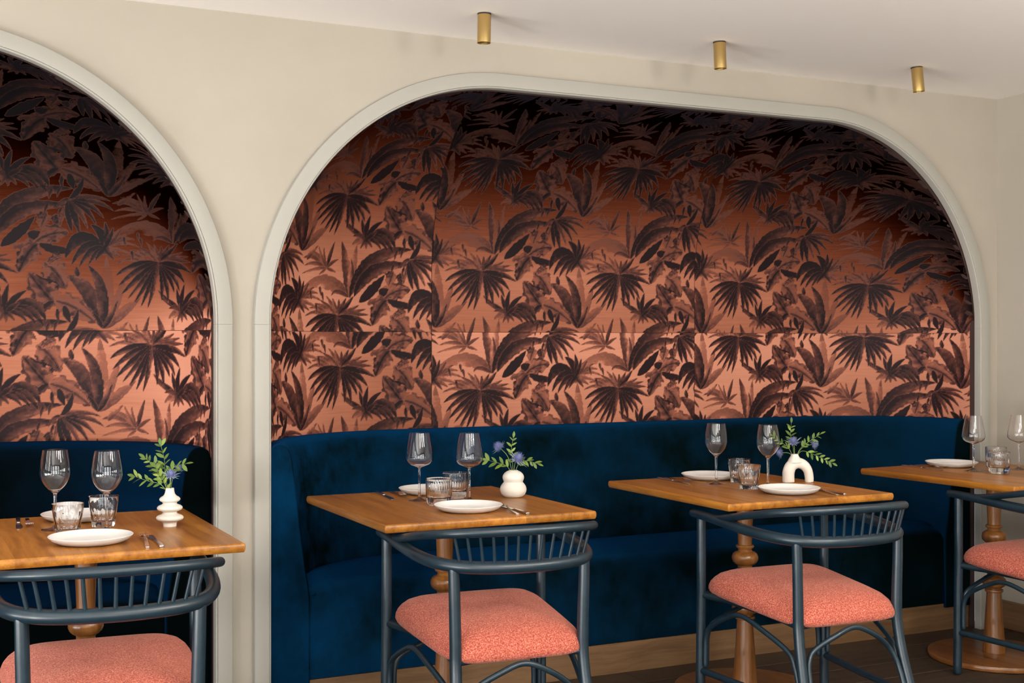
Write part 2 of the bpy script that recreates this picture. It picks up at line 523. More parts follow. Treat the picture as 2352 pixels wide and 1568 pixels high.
# floor of dark oak boards
def build_floor():
    root = empty('floor'); tag(root, kind='structure', label='dark brown oak plank floor')
    mk('subfloor', [(ROOM_L, ROOM_F, -0.004), (RIGHT_X, ROOM_F, -0.004), (RIGHT_X, 4.8, -0.004), (ROOM_L, 4.8, -0.004)], [(0, 1, 2, 3)], M_BLACK, root, smooth=False)
    bw = 0.18
    y = ROOM_F; r = 0
    meshes = {}
    while y < 4.3:
        x = ROOM_L - random.random() * 1.5
        while x < RIGHT_X:
            L = random.choice([1.6, 1.9, 2.2])
            xa, xb = max(x, ROOM_L), min(x + L, RIGHT_X)
            if xb - xa > 0.02:
                key = (round(xb - xa, 3), round(min(bw, 4.3 - y), 3))
                if key not in meshes:
                    w2, l2 = key[1] / 2 - 0.0012, key[0] / 2 - 0.0012
                    c = 0.002
                    mm = MB()
                    vs = [(-l2, -w2, -0.004), (l2, -w2, -0.004), (l2, w2, -0.004), (-l2, w2, -0.004),
                          (-l2, -w2, -c), (l2, -w2, -c), (l2, w2, -c), (-l2, w2, -c),
                          (-l2 + c, -w2 + c, 0), (l2 - c, -w2 + c, 0), (l2 - c, w2 - c, 0), (-l2 + c, w2 - c, 0)]
                    fs = [(0,1,5,4),(1,2,6,5),(2,3,7,6),(3,0,4,7),(4,5,9,8),(5,6,10,9),(6,7,11,10),(7,4,8,11),(8,9,10,11)]
                    me = bpy.data.meshes.new('plank'); me.from_pydata(vs, [], fs); me.materials.append(M_FLOOR); me.update()
                    meshes[key] = me
                o = bpy.data.objects.new('plank', meshes[key])
                o.location = ((xa + xb) / 2, y + key[1] / 2, 0)
                COL.objects.link(o); o.parent = root
            x += L
        y += bw
build_floor()

# ------------------------------------------------------------------ arched trims
def arch_outline(x0, x1, n=150):
    c0, c1 = x0 + R_ARCH, x1 - R_ARCH
    pts = []
    for k in range(n + 1):
        a = math.pi - (math.pi / 2) * k / n
        pts.append((c0 + R_ARCH * math.cos(a), SPRING + R_ARCH * math.sin(a), math.cos(a), math.sin(a)))
    for k in range(1, 12):
        pts.append((c0 + (c1 - c0) * k / 12, SPRING + R_ARCH, 0, 1))
    for k in range(n + 1):
        a = math.pi / 2 - (math.pi / 2) * k / n
        pts.append((c1 + R_ARCH * math.cos(a), SPRING + R_ARCH * math.sin(a), math.cos(a), math.sin(a)))
    return pts
TRIM_PROF = [(0.014, 4.2006), (0.0, 4.2003), (0.0, 4.172), (0.0012, 4.1675), (0.004, 4.1655), (0.0062, 4.166), (0.0070, 4.1685), (0.0078, 4.1652),
             (0.0525, 4.1645), (0.0555, 4.1662), (0.057, 4.170), (0.057, 4.1905)]
def sweep_trim(name, stations, parent):
    vs, fs = [], []
    k = len(TRIM_PROF)
    for (x, z, nx, nz) in stations:
        for (n, y) in TRIM_PROF:
            vs.append((x + nx * n, y, z + nz * n))
    for i in range(len(stations) - 1):
        for j in range(k - 1):
            fs.append((i*k + j, (i+1)*k + j, (i+1)*k + j + 1, i*k + j + 1))
    fs.append(tuple(range(k))); fs.append(tuple((len(stations)-1)*k + j for j in reversed(range(k))))
    return mk(name, vs, fs, M_TRIM, parent, angle=35)
for i, (key, lab) in enumerate((('main', 'pale grey painted moulding round the wide right-hand arch'), ('left', 'pale grey painted moulding round the left arch cut by the frame'))):
    x0, x1 = BAYS[key]
    t = empty('trim_%d' % (i + 1)); tag(t, kind='structure', label=lab)
    gap = 0.0006
    sweep_trim('jamb_piece', [(x0, 0.0, -1, 0), (x0, SPRING - gap, -1, 0)], t)
    sweep_trim('arch_piece', arch_outline(x0, x1), t)
    sweep_trim('jamb_piece', [(x1, SPRING - gap, 1, 0), (x1, 0.0, 1, 0)], t)

# baseboards
def board(name, x0, x1, y0, y1, h, mat, label):
    m = MB(); m.box(x0, x1, y0, y1, 0.0, h)
    o = m.build(name, mat, smooth=False)
    bv = o.modifiers.new('bevel', 'BEVEL'); bv.width = 0.004; bv.segments = 2
    tag(o, kind='structure', label=label)
board('baseboard_right', RIGHT_X - 0.016, RIGHT_X, ROOM_F, WALL_Y - 0.001, 0.125, M_SKIRT_Y, 'brown wooden baseboard along the right side wall')
board('baseboard_pillar', 1.012, 1.080, WALL_Y - 0.014, WALL_Y - 0.0005, 0.12, M_SKIRT, 'short wooden baseboard on the pillar between the arches')
board('baseboard_corner', 4.410, RIGHT_X - 0.0165, WALL_Y - 0.014, WALL_Y - 0.0005, 0.12, M_SKIRT, 'short wooden baseboard between arch and right corner')

# ------------------------------------------------------------------ printed velvet: the palm print
TW, TH_ = 0.655, 0.475
def make_print():
    nx, ny = 420, 304
    px = TW / nx
    gx, gy = np.meshgrid((np.arange(nx) + 0.5) * px, (np.arange(ny) + 0.5) * TH_ / ny)
    T = np.zeros((ny, nx))
    rng = np.random.default_rng(11)
    def tnoise(k):   # tileable smooth noise
        a = rng.random((k, k))
        fx = gx / TW * k; fy = gy / TH_ * k
        i = np.floor(fx).astype(int); j = np.floor(fy).astype(int)
        u = fx - i; v = fy - j
        u = u*u*(3-2*u); v = v*v*(3-2*v)
        i %= k; j %= k
        i2 = (i+1) % k; j2 = (j+1) % k
        return (a[j, i]*(1-u) + a[j, i2]*u)*(1-v) + (a[j2, i]*(1-u) + a[j2, i2]*u)*v
    blot = 0.5 * tnoise(14) + 0.3 * tnoise(34) + 0.2 * tnoise(70)
    blot = np.clip((blot - 0.3) / 0.4, 0, 1)
    streak_n = tnoise(55)

    def leaf(P0, P1, P2, wid, tone=0.8, kind='blade', pw=0.8, halo=0.30, light=0.35, side=1):
        P0, P1, P2 = (np.array(p, float) for p in (P0, P1, P2))
        ts = np.linspace(0, 1, 26)
        C = ((1-ts)**2)[:, None]*P0 + (2*ts*(1-ts))[:, None]*P1 + (ts**2)[:, None]*P2
        E = C[1:] - C[:-1]; EL = np.linalg.norm(E, axis=1) + 1e-9; U = E / EL[:, None]
        lo = C.min(0) - wid - 0.006; hi = C.max(0) + wid + 0.006
        for ox in range(-2, 3):
            for oy in range(-2, 3):
                x0 = lo[0] + ox*TW; x1 = hi[0] + ox*TW; y0 = lo[1] + oy*TH_; y1 = hi[1] + oy*TH_
                if x1 < 0 or x0 > TW or y1 < 0 or y0 > TH_: continue
                i0, i1 = max(0, int(x0/px)), min(nx, int(x1/px) + 2)
                j0, j1 = max(0, int(y0/TH_*ny)), min(ny, int(y1/TH_*ny) + 2)
                if i1 <= i0 or j1 <= j0: continue
                sx = gx[j0:j1, i0:i1] - ox*TW; sy = gy[j0:j1, i0:i1] - oy*TH_
                dx = sx[..., None] - C[:-1, 0]; dy = sy[..., None] - C[:-1, 1]
                q = np.clip(dx*U[:, 0] + dy*U[:, 1], 0, EL)
                ex = dx - q*U[:, 0]; ey = dy - q*U[:, 1]
                d2 = ex*ex + ey*ey
                k = d2.argmin(-1)[..., None]
                dist0 = np.sqrt(np.take_along_axis(d2, k, -1)[..., 0])
                t = (k[..., 0] + np.take_along_axis(q, k, -1)[..., 0] / EL[k[..., 0]]) / 25.0
                sg = np.sign(np.take_along_axis(U[:, 0]*dy - U[:, 1]*dx, k, -1)[..., 0])
                sd = sg * dist0
                bl = blot[j0:j1, i0:i1]; st = streak_n[j0:j1, i0:i1]
                if kind == 'blade':
                    prof = np.sin(np.pi * np.clip(t, 0.001, 0.999)**pw)**0.8
                else:
                    prof = np.sin(np.pi * np.clip(t, 0.001, 0.999)**0.6)**0.55 * (1 + 0.13*np.sin(t*21 + 2*sg + 4*bl))
                wv = wid * np.clip(prof, 0.03, None) * (1 + 0.25*(st - 0.5))
                dist = dist0 - wv
                s = sd / (wv + 1e-6) * side
                if kind == 'blade':
                    tn = tone - light*np.clip(0.25 + s, 0, 1)*(0.35 + 1.0*bl)
                    tn += 0.28*(1 - t)**2 + 0.18*(t > 0.85) - 0.30*light*(st > 0.62)*(np.abs(s) < 0.7)
                else:
                    vein = 0.5 + 0.5*np.sin(t*24 - np.abs(s)*6)
                    tn = tone*(1.0 - 0.85*np.abs(s)**0.7) + 0.20*vein*bl + 0.25*(np.abs(s) < 0.08)
                    tn = np.where(np.abs(s) > 0.70, np.maximum(tn, 0.22 + 0.55*bl), tn)
                    tn += 0.25*(s < -0.2)*(bl > 0.55)
                tn = np.clip(tn, 0.07, 1)
                cur = T[j0:j1, i0:i1]
                hl = np.clip(1 - dist/0.0030, 0, 1) * (dist > 0)
                cur = cur*(1 - hl*(1 - halo))
                mk_ = np.clip(0.5 - dist/0.0024, 0, 1)
                T[j0:j1, i0:i1] = cur*(1 - mk_) + tn*mk_

    # plants laid out on a drawing grid: big burst at (1330, 590), repeat 870 x 715
    def at(x, y): return (0.33 + (x - 1330)*0.000753, 0.26 + (590 - y)*0.000664)
    def L(base, ctrl, tip, wd, tone, **kw):
        if ctrl is None: ctrl = ((base[0] + tip[0])/2, (base[1] + tip[1])/2 - 14)
        leaf(at(*base), at(*ctrl), at(*tip), wd*0.00074, tone, **kw)
    # wispy star behind
    c = (1240, 312)
    for tip, ct, wd, tn in (((1065, 262), (1150, 222), 14, .48), ((1078, 305), (1160, 268), 11, .42), ((1100, 220), (1190, 226), 11, .45), ((1282, 155), (1258, 230), 11, .72), ((1212, 190), (1215, 260), 9, .5),
                            ((1175, 188), (1195, 250), 9, .42), ((1315, 258), (1280, 268), 9, .5), ((1305, 335), (1270, 318), 8, .5), ((1190, 352), (1215, 335), 8, .45), ((1120, 335), (1180, 308), 9, .36), ((1062, 352), (1150, 318), 9, .33)):
        L(c, ct, tip, wd, tn, light=0.2)
    # agave on the right edge, pale and dark blades
    c = (1915, 935)
    L(c, (1940, 760), (1925, 545), 40, .22, light=0.12, halo=0.5)
    L(c, (1985, 800), (2020, 660), 24, .34, light=0.25)
    L(c, (2010, 850), (2105, 770), 26, .38, light=0.3)
    L(c, (1860, 690), (1742, 655), 38, .72, light=0.45, side=-1)
    L((1800, 660), (1785, 630), (1790, 605), 12, .85)
    L(c, (1935, 700), (1838, 598), 28, .78, light=0.4, side=1)
    L(c, (1890, 880), (1840, 830), 12, .9)
    L(c, (1955, 880), (1985, 790), 13, .8)
    L((1965, 985), (1990, 940), (2040, 900), 16, .4)
    # big agave with arching leaves
    c = (1395, 478)
    L(c, (1240, 318), (1058, 455), 38, .30, light=0.18, halo=0.5)
    L(c, (1300, 420), (1282, 470), 12, .62)
    L(c, (1385, 320), (1328, 150), 30, .58, light=0.35, side=-1)
    L(c, (1408, 330), (1425, 165), 26, .30, light=0.2, halo=0.5)
    L((1400, 480), (1420, 340), (1395, 250), 12, .7)
    L(c, (1480, 190), (1755, 184), 40, .74, light=0.36, side=-1, pw=0.9)
    L((1425, 470), (1500, 260), (1748, 278), 36, .78, light=0.36, side=-1, pw=0.9)
    L((1455, 505), (1540, 430), (1600, 340), 28, .98, light=0.1)
    for x, y in ((1655, 248), (1690, 238), (1640, 330), (1700, 345)):
        L((x + 14, y - 55), None, (x, y), 7, .85)
    # elephant ears
    L((1650, 325), None, (1625, 410), 34, .55, kind='ear')
    L((1690, 330), None, (1700, 400), 22, .75, kind='ear')
    L((1600, 485), (1660, 420), (1748, 425), 52, .52, kind='ear', halo=0.15)
    L((1618, 485), (1700, 540), (1775, 512), 20, .97, light=0.1)
    L((1575, 455), (1590, 440), (1625, 425), 24, .9, light=0.15)
    L((1612, 492), (1570, 520), (1535, 640), 50, .88, kind='ear', halo=0.15)
    L((1520, 520), (1500, 505), (1600, 478), 16, .55)
    L((1645, 590), (1700, 620), (1742, 725), 58, .55, kind='ear', halo=0.15)
    L((1720, 560), None, (1660, 600), 30, .35, kind='ear')
    L((1692, 805), (1640, 740), (1578, 640), 64, .62, kind='ear', halo=0.12)
    L((1700, 790), (1790, 810), (1880, 905), 50, .55, kind='ear', halo=0.12)
    L((1690, 790), (1640, 830), (1655, 845), 18, .85)
    L((1735, 815), (1745, 860), (1765, 905), 16, .95, light=0.1)
    L((1705, 830), (1705, 870), (1712, 895), 9, .9)
    # drooping palm
    c = (1745, 240)
    for tip, ct, wd, tn in (((1710, 395), (1730, 310), 12, .55), ((1765, 425), (1738, 330), 16, .95), ((1803, 445), (1772, 330), 16, .92), ((1835, 405), (1800, 300), 14, .6), ((1872, 385), (1835, 285), 13, .85),
                            ((1905, 345), (1855, 262), 13, .8), ((1945, 300), (1865, 228), 13, .75), ((1930, 248), (1850, 205), 11, .7), ((1880, 225), (1820, 205), 9, .6), ((1690, 300), (1710, 250), 10, .7)):
        L(c, ct, tip, wd, tn, light=0.4)
    L(c, (1790, 200), (1800, 118), 14, .95, light=0.1)
    # dark fan palm on the right edge
    c = (1915, 510)
    for tip, ct, wd, tn in (((2085, 505), (2000, 440), 15, .40), ((2062, 462), (1995, 430), 13, .45), ((2035, 425), (1980, 440), 12, .5), ((1992, 402), (1960, 450), 12, .6), ((2060, 545), (2000, 500), 14, .35), ((2000, 560), (1960, 525), 12, .5), ((1965, 575), (1945, 540), 10, .7),
                            ((1738, 565), (1775, 385), 34, .90), ((1765, 600), (1825, 445), 22, .88), ((1800, 612), (1850, 490), 17, .85), ((1842, 600), (1875, 525), 13, .85), ((1872, 580), (1895, 535), 10, .9),
                            ((1845, 380), (1905, 410), 19, .97), ((1910, 362), (1930, 440), 14, .97), ((1952, 392), (1938, 450), 12, .9)):
        L(c, ct, tip, wd, tn, light=0.28)
    # lower fan palm
    c = (1480, 850)
    L(c, (1430, 850), (1395, 885), 20, .4)
    for tip, ct, wd, tn in (((1655, 895), (1610, 745), 28, .85), ((1645, 925), (1590, 790), 19, .85), ((1612, 915), (1565, 815), 14, .85), ((1572, 905), (1540, 835), 11, .85),
                            ((1345, 775), (1405, 800), 14, .95), ((1330, 735), (1350, 770), 9, .8), ((1395, 832), (1440, 815), 12, .7), ((1440, 725), (1450, 790), 12, .9), ((1492, 700), (1465, 780), 14, .95), ((1570, 735), (1505, 770), 15, .95), ((1535, 800), (1510, 815), 11, .8),
                            ((1448, 905), (1462, 870), 9, .6), ((1482, 905), (1482, 875), 9, .6), ((1518, 895), (1505, 865), 9, .7)):
        L(c, ct, tip, wd, tn, light=0.25)
    # big drooping burst
    c = (1330, 588)
    for tip, ct, wd, tn in (((1098, 592), (1185, 545), 12, .5), ((1128, 545), (1215, 535), 12, .55), ((1165, 518), (1240, 530), 12, .5), ((1208, 498), (1260, 530), 12, .6), ((1245, 472), (1285, 520), 11, .55), ((1287, 482), (1305, 530), 11, .55),
                            ((1330, 492), (1330, 540), 12, .8), ((1375, 482), (1345, 535), 13, .9), ((1420, 470), (1375, 530), 14, .95), ((1455, 522), (1400, 548), 12, .7), ((1495, 545), (1420, 560), 12, .65), ((1515, 578), (1430, 570), 12, .7), ((1500, 612), (1420, 582), 12, .6)):
        L(c, ct, tip, wd, tn, light=0.4)
    for tip, ct, wd, tn in (((1105, 655), (1175, 585), 17, .92), ((1118, 712), (1200, 612), 16, .85), ((1135, 755), (1225, 645), 16, .95), ((1166, 780), (1255, 670), 15, .8), ((1200, 800), (1268, 695), 14, .95), ((1236, 820), (1288, 705), 14, .98),
                            ((1272, 830), (1312, 700), 14, .85), ((1303, 745), (1322, 665), 11, .6), ((1350, 790), (1358, 690), 14, .97), ((1390, 800), (1385, 690), 14, .9), ((1425, 750), (1402, 660), 14, .95), ((1458, 745), (1432, 650), 14, .85), ((1488, 700), (1445, 622), 15, .92), ((1532, 645), (1455, 592), 15, .88)):
        L(c, ct, tip, wd, tn, light=0.42)
    for x, y in ((1205, 455), (1222, 485), (1182, 555), (1140, 480)):
        L((x - 6, y - 34), None, (x + 6, y + 18), 7, .8)
    # dark hearts
    for c, r in ((at(1915, 512), 0.026), (at(1045, 512), 0.026), (at(1480, 852), 0.022), (at(1330, 592), 0.010)):
        d = np.hypot((gx - c[0] + TW/2) % TW - TW/2, (gy - c[1] + TH_/2) % TH_ - TH_/2)
        k = np.clip(1 - d/r, 0, 1)**0.6
        T[:] = np.maximum(T, k*0.95)
    return np.clip(T, 0, 1)
PRINT = make_print()

def sample_print(u, v):
    ny, nx = PRINT.shape
    x = (u / TW) % 1.0 * nx - 0.5; y = (v / TH_) % 1.0 * ny - 0.5
    i = np.floor(x).astype(int); j = np.floor(y).astype(int)
    fx = x - i; fy = y - j
    i0, i1, j0, j1 = i % nx, (i+1) % nx, j % ny, (j+1) % ny
    return (PRINT[j0, i0]*(1-fx) + PRINT[j0, i1]*fx)*(1-fy) + (PRINT[j1, i0]*(1-fx) + PRINT[j1, i1]*fx)*fy

def print_velvet():
    """printed velvet: darkening by view angle is put into the colour, less so on the print"""
    m = bpy.data.materials.new('palm_print_velvet'); m.use_nodes = True
    nt = m.node_tree; nt.nodes.clear()
    out = N(nt, 'ShaderNodeOutputMaterial')
    at = N(nt, 'ShaderNodeAttribute', attribute_name='ink')
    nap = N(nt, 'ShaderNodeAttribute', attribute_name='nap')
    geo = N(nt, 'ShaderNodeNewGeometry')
    tc = N(nt, 'ShaderNodeTexCoord').outputs['Object']
    fine = noise(nt, tc, 140, 4, 0.6)
    brush = noise(nt, mapping(nt, tc, (6, 6, 160)), 1.0, 3, 0.6)
    # sharpened print value with brushy edges
    ad = N(nt, 'ShaderNodeMath', operation='MULTIPLY_ADD'); nt.links.new(fine, ad.inputs[0]); ad.inputs[1].default_value = 0.22; nt.links.new(at.outputs['Fac'], ad.inputs[2])
    sub = N(nt, 'ShaderNodeMath', operation='SUBTRACT'); nt.links.new(ad.outputs[0], sub.inputs[0]); sub.inputs[1].default_value = 0.11
    col = ramp(nt, sub.outputs[0], [(0.08, (0.54, 0.232, 0.150)), (0.22, (0.30, 0.108, 0.068)), (0.50, (0.105, 0.036, 0.026)), (0.88, (0.015, 0.007, 0.008))])
    inkf = N(nt, 'ShaderNodeMapRange', inputs={'From Min': 0.12, 'From Max': 0.4}); nt.links.new(sub.outputs[0], inkf.inputs['Value'])
    # assumed pile lean along the nap, uneven; steers the darkening in the colour
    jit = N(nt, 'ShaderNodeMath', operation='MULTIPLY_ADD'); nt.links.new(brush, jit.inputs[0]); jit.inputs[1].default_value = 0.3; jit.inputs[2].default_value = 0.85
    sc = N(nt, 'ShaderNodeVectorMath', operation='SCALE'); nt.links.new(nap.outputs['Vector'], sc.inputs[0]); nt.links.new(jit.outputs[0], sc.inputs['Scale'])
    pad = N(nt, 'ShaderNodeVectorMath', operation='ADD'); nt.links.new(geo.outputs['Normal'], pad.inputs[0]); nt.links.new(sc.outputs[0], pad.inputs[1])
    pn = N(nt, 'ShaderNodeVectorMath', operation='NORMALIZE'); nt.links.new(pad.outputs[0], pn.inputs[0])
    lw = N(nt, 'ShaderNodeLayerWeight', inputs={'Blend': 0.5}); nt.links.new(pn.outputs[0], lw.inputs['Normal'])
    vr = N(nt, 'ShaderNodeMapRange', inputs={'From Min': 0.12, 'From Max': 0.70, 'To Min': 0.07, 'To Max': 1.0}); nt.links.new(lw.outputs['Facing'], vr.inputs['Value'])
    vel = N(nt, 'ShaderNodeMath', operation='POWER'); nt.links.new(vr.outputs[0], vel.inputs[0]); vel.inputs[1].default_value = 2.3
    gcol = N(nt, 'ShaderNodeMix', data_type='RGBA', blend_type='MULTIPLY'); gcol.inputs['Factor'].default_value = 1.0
    # darkening multiplied into the colour, redder where it is deeper
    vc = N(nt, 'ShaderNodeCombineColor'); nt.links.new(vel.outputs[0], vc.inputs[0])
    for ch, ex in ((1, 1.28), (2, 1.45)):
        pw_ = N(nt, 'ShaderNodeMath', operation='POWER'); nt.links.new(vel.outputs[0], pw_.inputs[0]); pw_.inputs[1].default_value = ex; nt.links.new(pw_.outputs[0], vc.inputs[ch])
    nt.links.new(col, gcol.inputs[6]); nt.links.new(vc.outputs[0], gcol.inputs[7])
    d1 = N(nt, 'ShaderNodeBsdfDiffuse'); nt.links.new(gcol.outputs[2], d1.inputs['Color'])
    p = N(nt, 'ShaderNodeBsdfPrincipled')
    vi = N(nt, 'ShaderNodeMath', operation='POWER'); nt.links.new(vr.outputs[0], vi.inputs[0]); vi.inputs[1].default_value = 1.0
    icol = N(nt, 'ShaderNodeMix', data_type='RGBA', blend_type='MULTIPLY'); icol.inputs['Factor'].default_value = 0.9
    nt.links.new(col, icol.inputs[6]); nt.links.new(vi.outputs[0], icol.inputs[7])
    nt.links.new(icol.outputs[2], p.inputs['Base Color']); p.inputs['Roughness'].default_value = 0.6; p.inputs['Specular IOR Level'].default_value = 0.13
    p.inputs['Sheen Weight'].default_value = 0.02; p.inputs['Sheen Tint'].default_value = (0.45, 0.45, 0.75, 1)
    mx = N(nt, 'ShaderNodeMixShader'); nt.links.new(inkf.outputs[0], mx.inputs[0]); nt.links.new(d1.outputs[0], mx.inputs[1]); nt.links.new(p.outputs[0], mx.inputs[2])
    nt.links.new(mx.outputs[0], out.inputs[0])
    return m
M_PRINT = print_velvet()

def grid_mesh(name, P, ink, nap, mat, parent):
    """P (rows, cols, 3); rows go up, cols go right seen from the room"""
    R, Cc = P.shape[:2]
    me = bpy.data.meshes.new(name)
    nv = R * Cc
    me.vertices.add(nv)
    me.vertices.foreach_set('co', P.reshape(-1).astype(np.float32))
    idx = np.arange(nv).reshape(R, Cc)
    q = np.stack([idx[:-1, :-1], idx[:-1, 1:], idx[1:, 1:], idx[1:, :-1]], -1).reshape(-1, 4)
    nf = len(q)
    me.loops.add(nf * 4); me.loops.foreach_set('vertex_index', q.reshape(-1).astype(np.int32))
    me.polygons.add(nf)
    me.polygons.foreach_set('loop_start', np.arange(0, nf*4, 4, dtype=np.int32))
    me.update(calc_edges=True)
    me.polygons.foreach_set('use_smooth', np.ones(nf, dtype=bool))
    a = me.attributes.new('ink', 'FLOAT', 'POINT'); a.data.foreach_set('value', ink.reshape(-1).astype(np.float32))
    b = me.attributes.new('nap', 'FLOAT_VECTOR', 'POINT'); b.data.foreach_set('vector', nap.reshape(-1).astype(np.float32))
    me.materials.append(mat)
    o = bpy.data.objects.new(name, me); COL.objects.link(o); o.parent = parent
    return o

def plan_lut(x0, x1):
    P, _ = plan_curve(x0, x1, 0.0, 400)
    L = np.concatenate([[0], np.cumsum(np.linalg.norm(np.diff(P, axis=0), axis=1))])
    return P, L

def build_lining(key, label, panels):
    """panels: (xa, xb, step, u shift up, v shift up, u shift low, v shift low, nap_up(x,along), nap_low)"""
    x0, x1 = BAYS[key]
    root = empty('wall_alcove'); tag(root, kind='structure', label=label)
    P, L = plan_lut(x0, x1)
    build_backing(root, key)
    for (xa, xb, step, us, vs_, ul, vl, nu, nl) in panels:
        la = np.interp(xa, P[:, 0], L); lb = np.interp(xb, P[:, 0], L)
        n = max(2, int(round((lb - la) / step)) + 1)
        u = np.linspace(la, lb, n)
        # the plan doubles nothing in x, so x and y both follow from arc length
        px_ = np.interp(u, L, P[:, 0]); py_ = np.interp(u, L, P[:, 1])
        px_ = np.clip(px_, x0 + 0.0008, x1 - 0.0008)
        tx = np.gradient(px_); ty = np.gradient(py_); tl = np.hypot(tx, ty); tx /= tl; ty /= tl
        # lower cloth: straight extrusion of the plan
        z0 = 0.84
        rows = max(2, int((SEAM_Z - 0.0008 - z0) / step) + 1)
        z = np.linspace(z0, SEAM_Z - 0.0008, rows)
        G = np.zeros((rows, n, 3)); G[..., 0] = px_; G[..., 1] = py_; G[..., 2] = z[:, None]
        ink = sample_print(u[None, :] + ul, z[:, None] + vl)
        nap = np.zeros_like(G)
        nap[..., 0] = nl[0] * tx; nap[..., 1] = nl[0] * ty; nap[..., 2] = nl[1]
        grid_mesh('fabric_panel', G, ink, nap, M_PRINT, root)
        # upper cloth: rises and bends forward into the arch
        zt = np.array([arch_z(x, x0, x1) for x in px_]) - 0.0006
        K = 900
        tt = 1 - (1 - np.linspace(0, 1, K))**3
        ZZ = (SEAM_Z + 0.0008) + tt[:, None] * np.maximum(zt - SEAM_Z - 0.0008, 1e-4)
        XX = np.broadcast_to(px_, ZZ.shape)
        YY = lining_y(XX, ZZ, x0, x1)
        seg = np.hypot(np.diff(ZZ, axis=0), np.diff(YY, axis=0))
        S = np.vstack([np.zeros((1, n)), np.cumsum(seg, axis=0)])
        rows = int(S[-1].max() / step) + 1
        G = np.zeros((rows, n, 3)); vv = np.zeros((rows, n))
        fr = np.linspace(0, 1, rows)
        for j in range(n):
            s = fr * S[-1, j]
            G[:, j, 0] = px_[j]; G[:, j, 2] = np.interp(s, S[:, j], ZZ[:, j]); G[:, j, 1] = np.interp(s, S[:, j], YY[:, j])
            vv[:, j] = s
        ink = sample_print(np.broadcast_to(u, vv.shape) + us, SEAM_Z + vv + vs_)
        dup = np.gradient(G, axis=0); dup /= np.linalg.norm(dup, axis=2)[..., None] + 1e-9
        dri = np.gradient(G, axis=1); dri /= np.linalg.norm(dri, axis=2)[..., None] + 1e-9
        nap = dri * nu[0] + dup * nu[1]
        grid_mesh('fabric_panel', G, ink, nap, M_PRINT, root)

def build_backing(root, key):
    x0, x1 = BAYS[key]
    P, L = plan_lut(x0, x1)
    u = np.linspace(0, L[-1], 150)
    px_ = np.interp(u, L, P[:, 0]); py_ = np.interp(u, L, P[:, 1])
    px_ = (x0 + x1)/2 + (px_ - (x0 + x1)/2)*((x1 - x0 + 0.008)/(x1 - x0))
    K = 40
    tt = 1 - (1 - np.linspace(0, 1, K))**3
    zt = np.array([arch_z(x, x0, x1, 0.006) for x in px_])
    G = np.zeros((K + 1, len(u), 3))
    G[0, :, 0] = px_; G[0, :, 1] = py_ + 0.006
    ZZ = SEAM_Z + tt[:, None] * np.maximum(zt - SEAM_Z, 1e-4)
    G[1:, :, 0] = px_; G[1:, :, 2] = ZZ; G[1:, :, 1] = lining_y(np.broadcast_to(px_, ZZ.shape), ZZ, x0, x1) + 0.006
    idx = np.arange((K+1)*len(u)).reshape(K+1, len(u))
    q = np.stack([idx[:-1, :-1], idx[:-1, 1:], idx[1:, 1:], idx[1:, :-1]], -1).reshape(-1, 4)
    mk('backing_shell', G.reshape(-1, 3), [tuple(int(i) for i in f) for f in q], M_BACKING, root, angle=None)
M_BACKING, _nt, _b = plain('lining_backing', (0.03, 0.012, 0.008), 0.9)

# main bay: burst centre of the tile sits at (0.33, 0.26)
PM, LM = plan_lut(*BAYS['main'])
def phase(key_x, key_z, lut=(PM, LM)):
    """shift so that the big burst lands at x = key_x, height key_z"""
    l = np.interp(key_x, lut[0][:, 0], lut[1])
    return 0.33 - l, 0.26 - key_z
a2u, a2v = phase(2.185, 1.565)
a2lu, a2lv = phase(2.178, 1.075)
a1u, a1v = phase(1.552, 1.376)
a1lu, a1lv = phase(1.565, 1.1765)
a3u, a3v = phase(3.474, 1.542)
a3lu, a3lv = phase(3.47, 1.296)
build_lining('main', 'curved niche lined with coral and dark brown palm-print velvet', [  # nap pairs set how far each panel's colour darkens by view angle
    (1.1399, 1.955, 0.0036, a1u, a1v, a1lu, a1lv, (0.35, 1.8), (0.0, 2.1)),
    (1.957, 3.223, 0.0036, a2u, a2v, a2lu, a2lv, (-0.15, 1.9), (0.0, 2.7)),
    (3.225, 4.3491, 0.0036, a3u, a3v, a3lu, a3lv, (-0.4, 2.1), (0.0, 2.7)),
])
PL, LL = plan_lut(*BAYS['left'])
b1u, b1v = phase(0.832, 1.554, (PL, LL))
b1lu, b1lv = phase(0.82, 1.263, (PL, LL))
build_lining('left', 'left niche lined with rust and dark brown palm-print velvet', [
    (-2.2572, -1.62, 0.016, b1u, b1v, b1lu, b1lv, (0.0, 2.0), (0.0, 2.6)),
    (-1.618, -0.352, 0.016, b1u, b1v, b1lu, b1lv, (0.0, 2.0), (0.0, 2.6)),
    (-0.35, 0.9521, 0.0038, b1u, b1v, b1lu, b1lv, (-0.05, 1.7), (0.0, 2.4)),
])

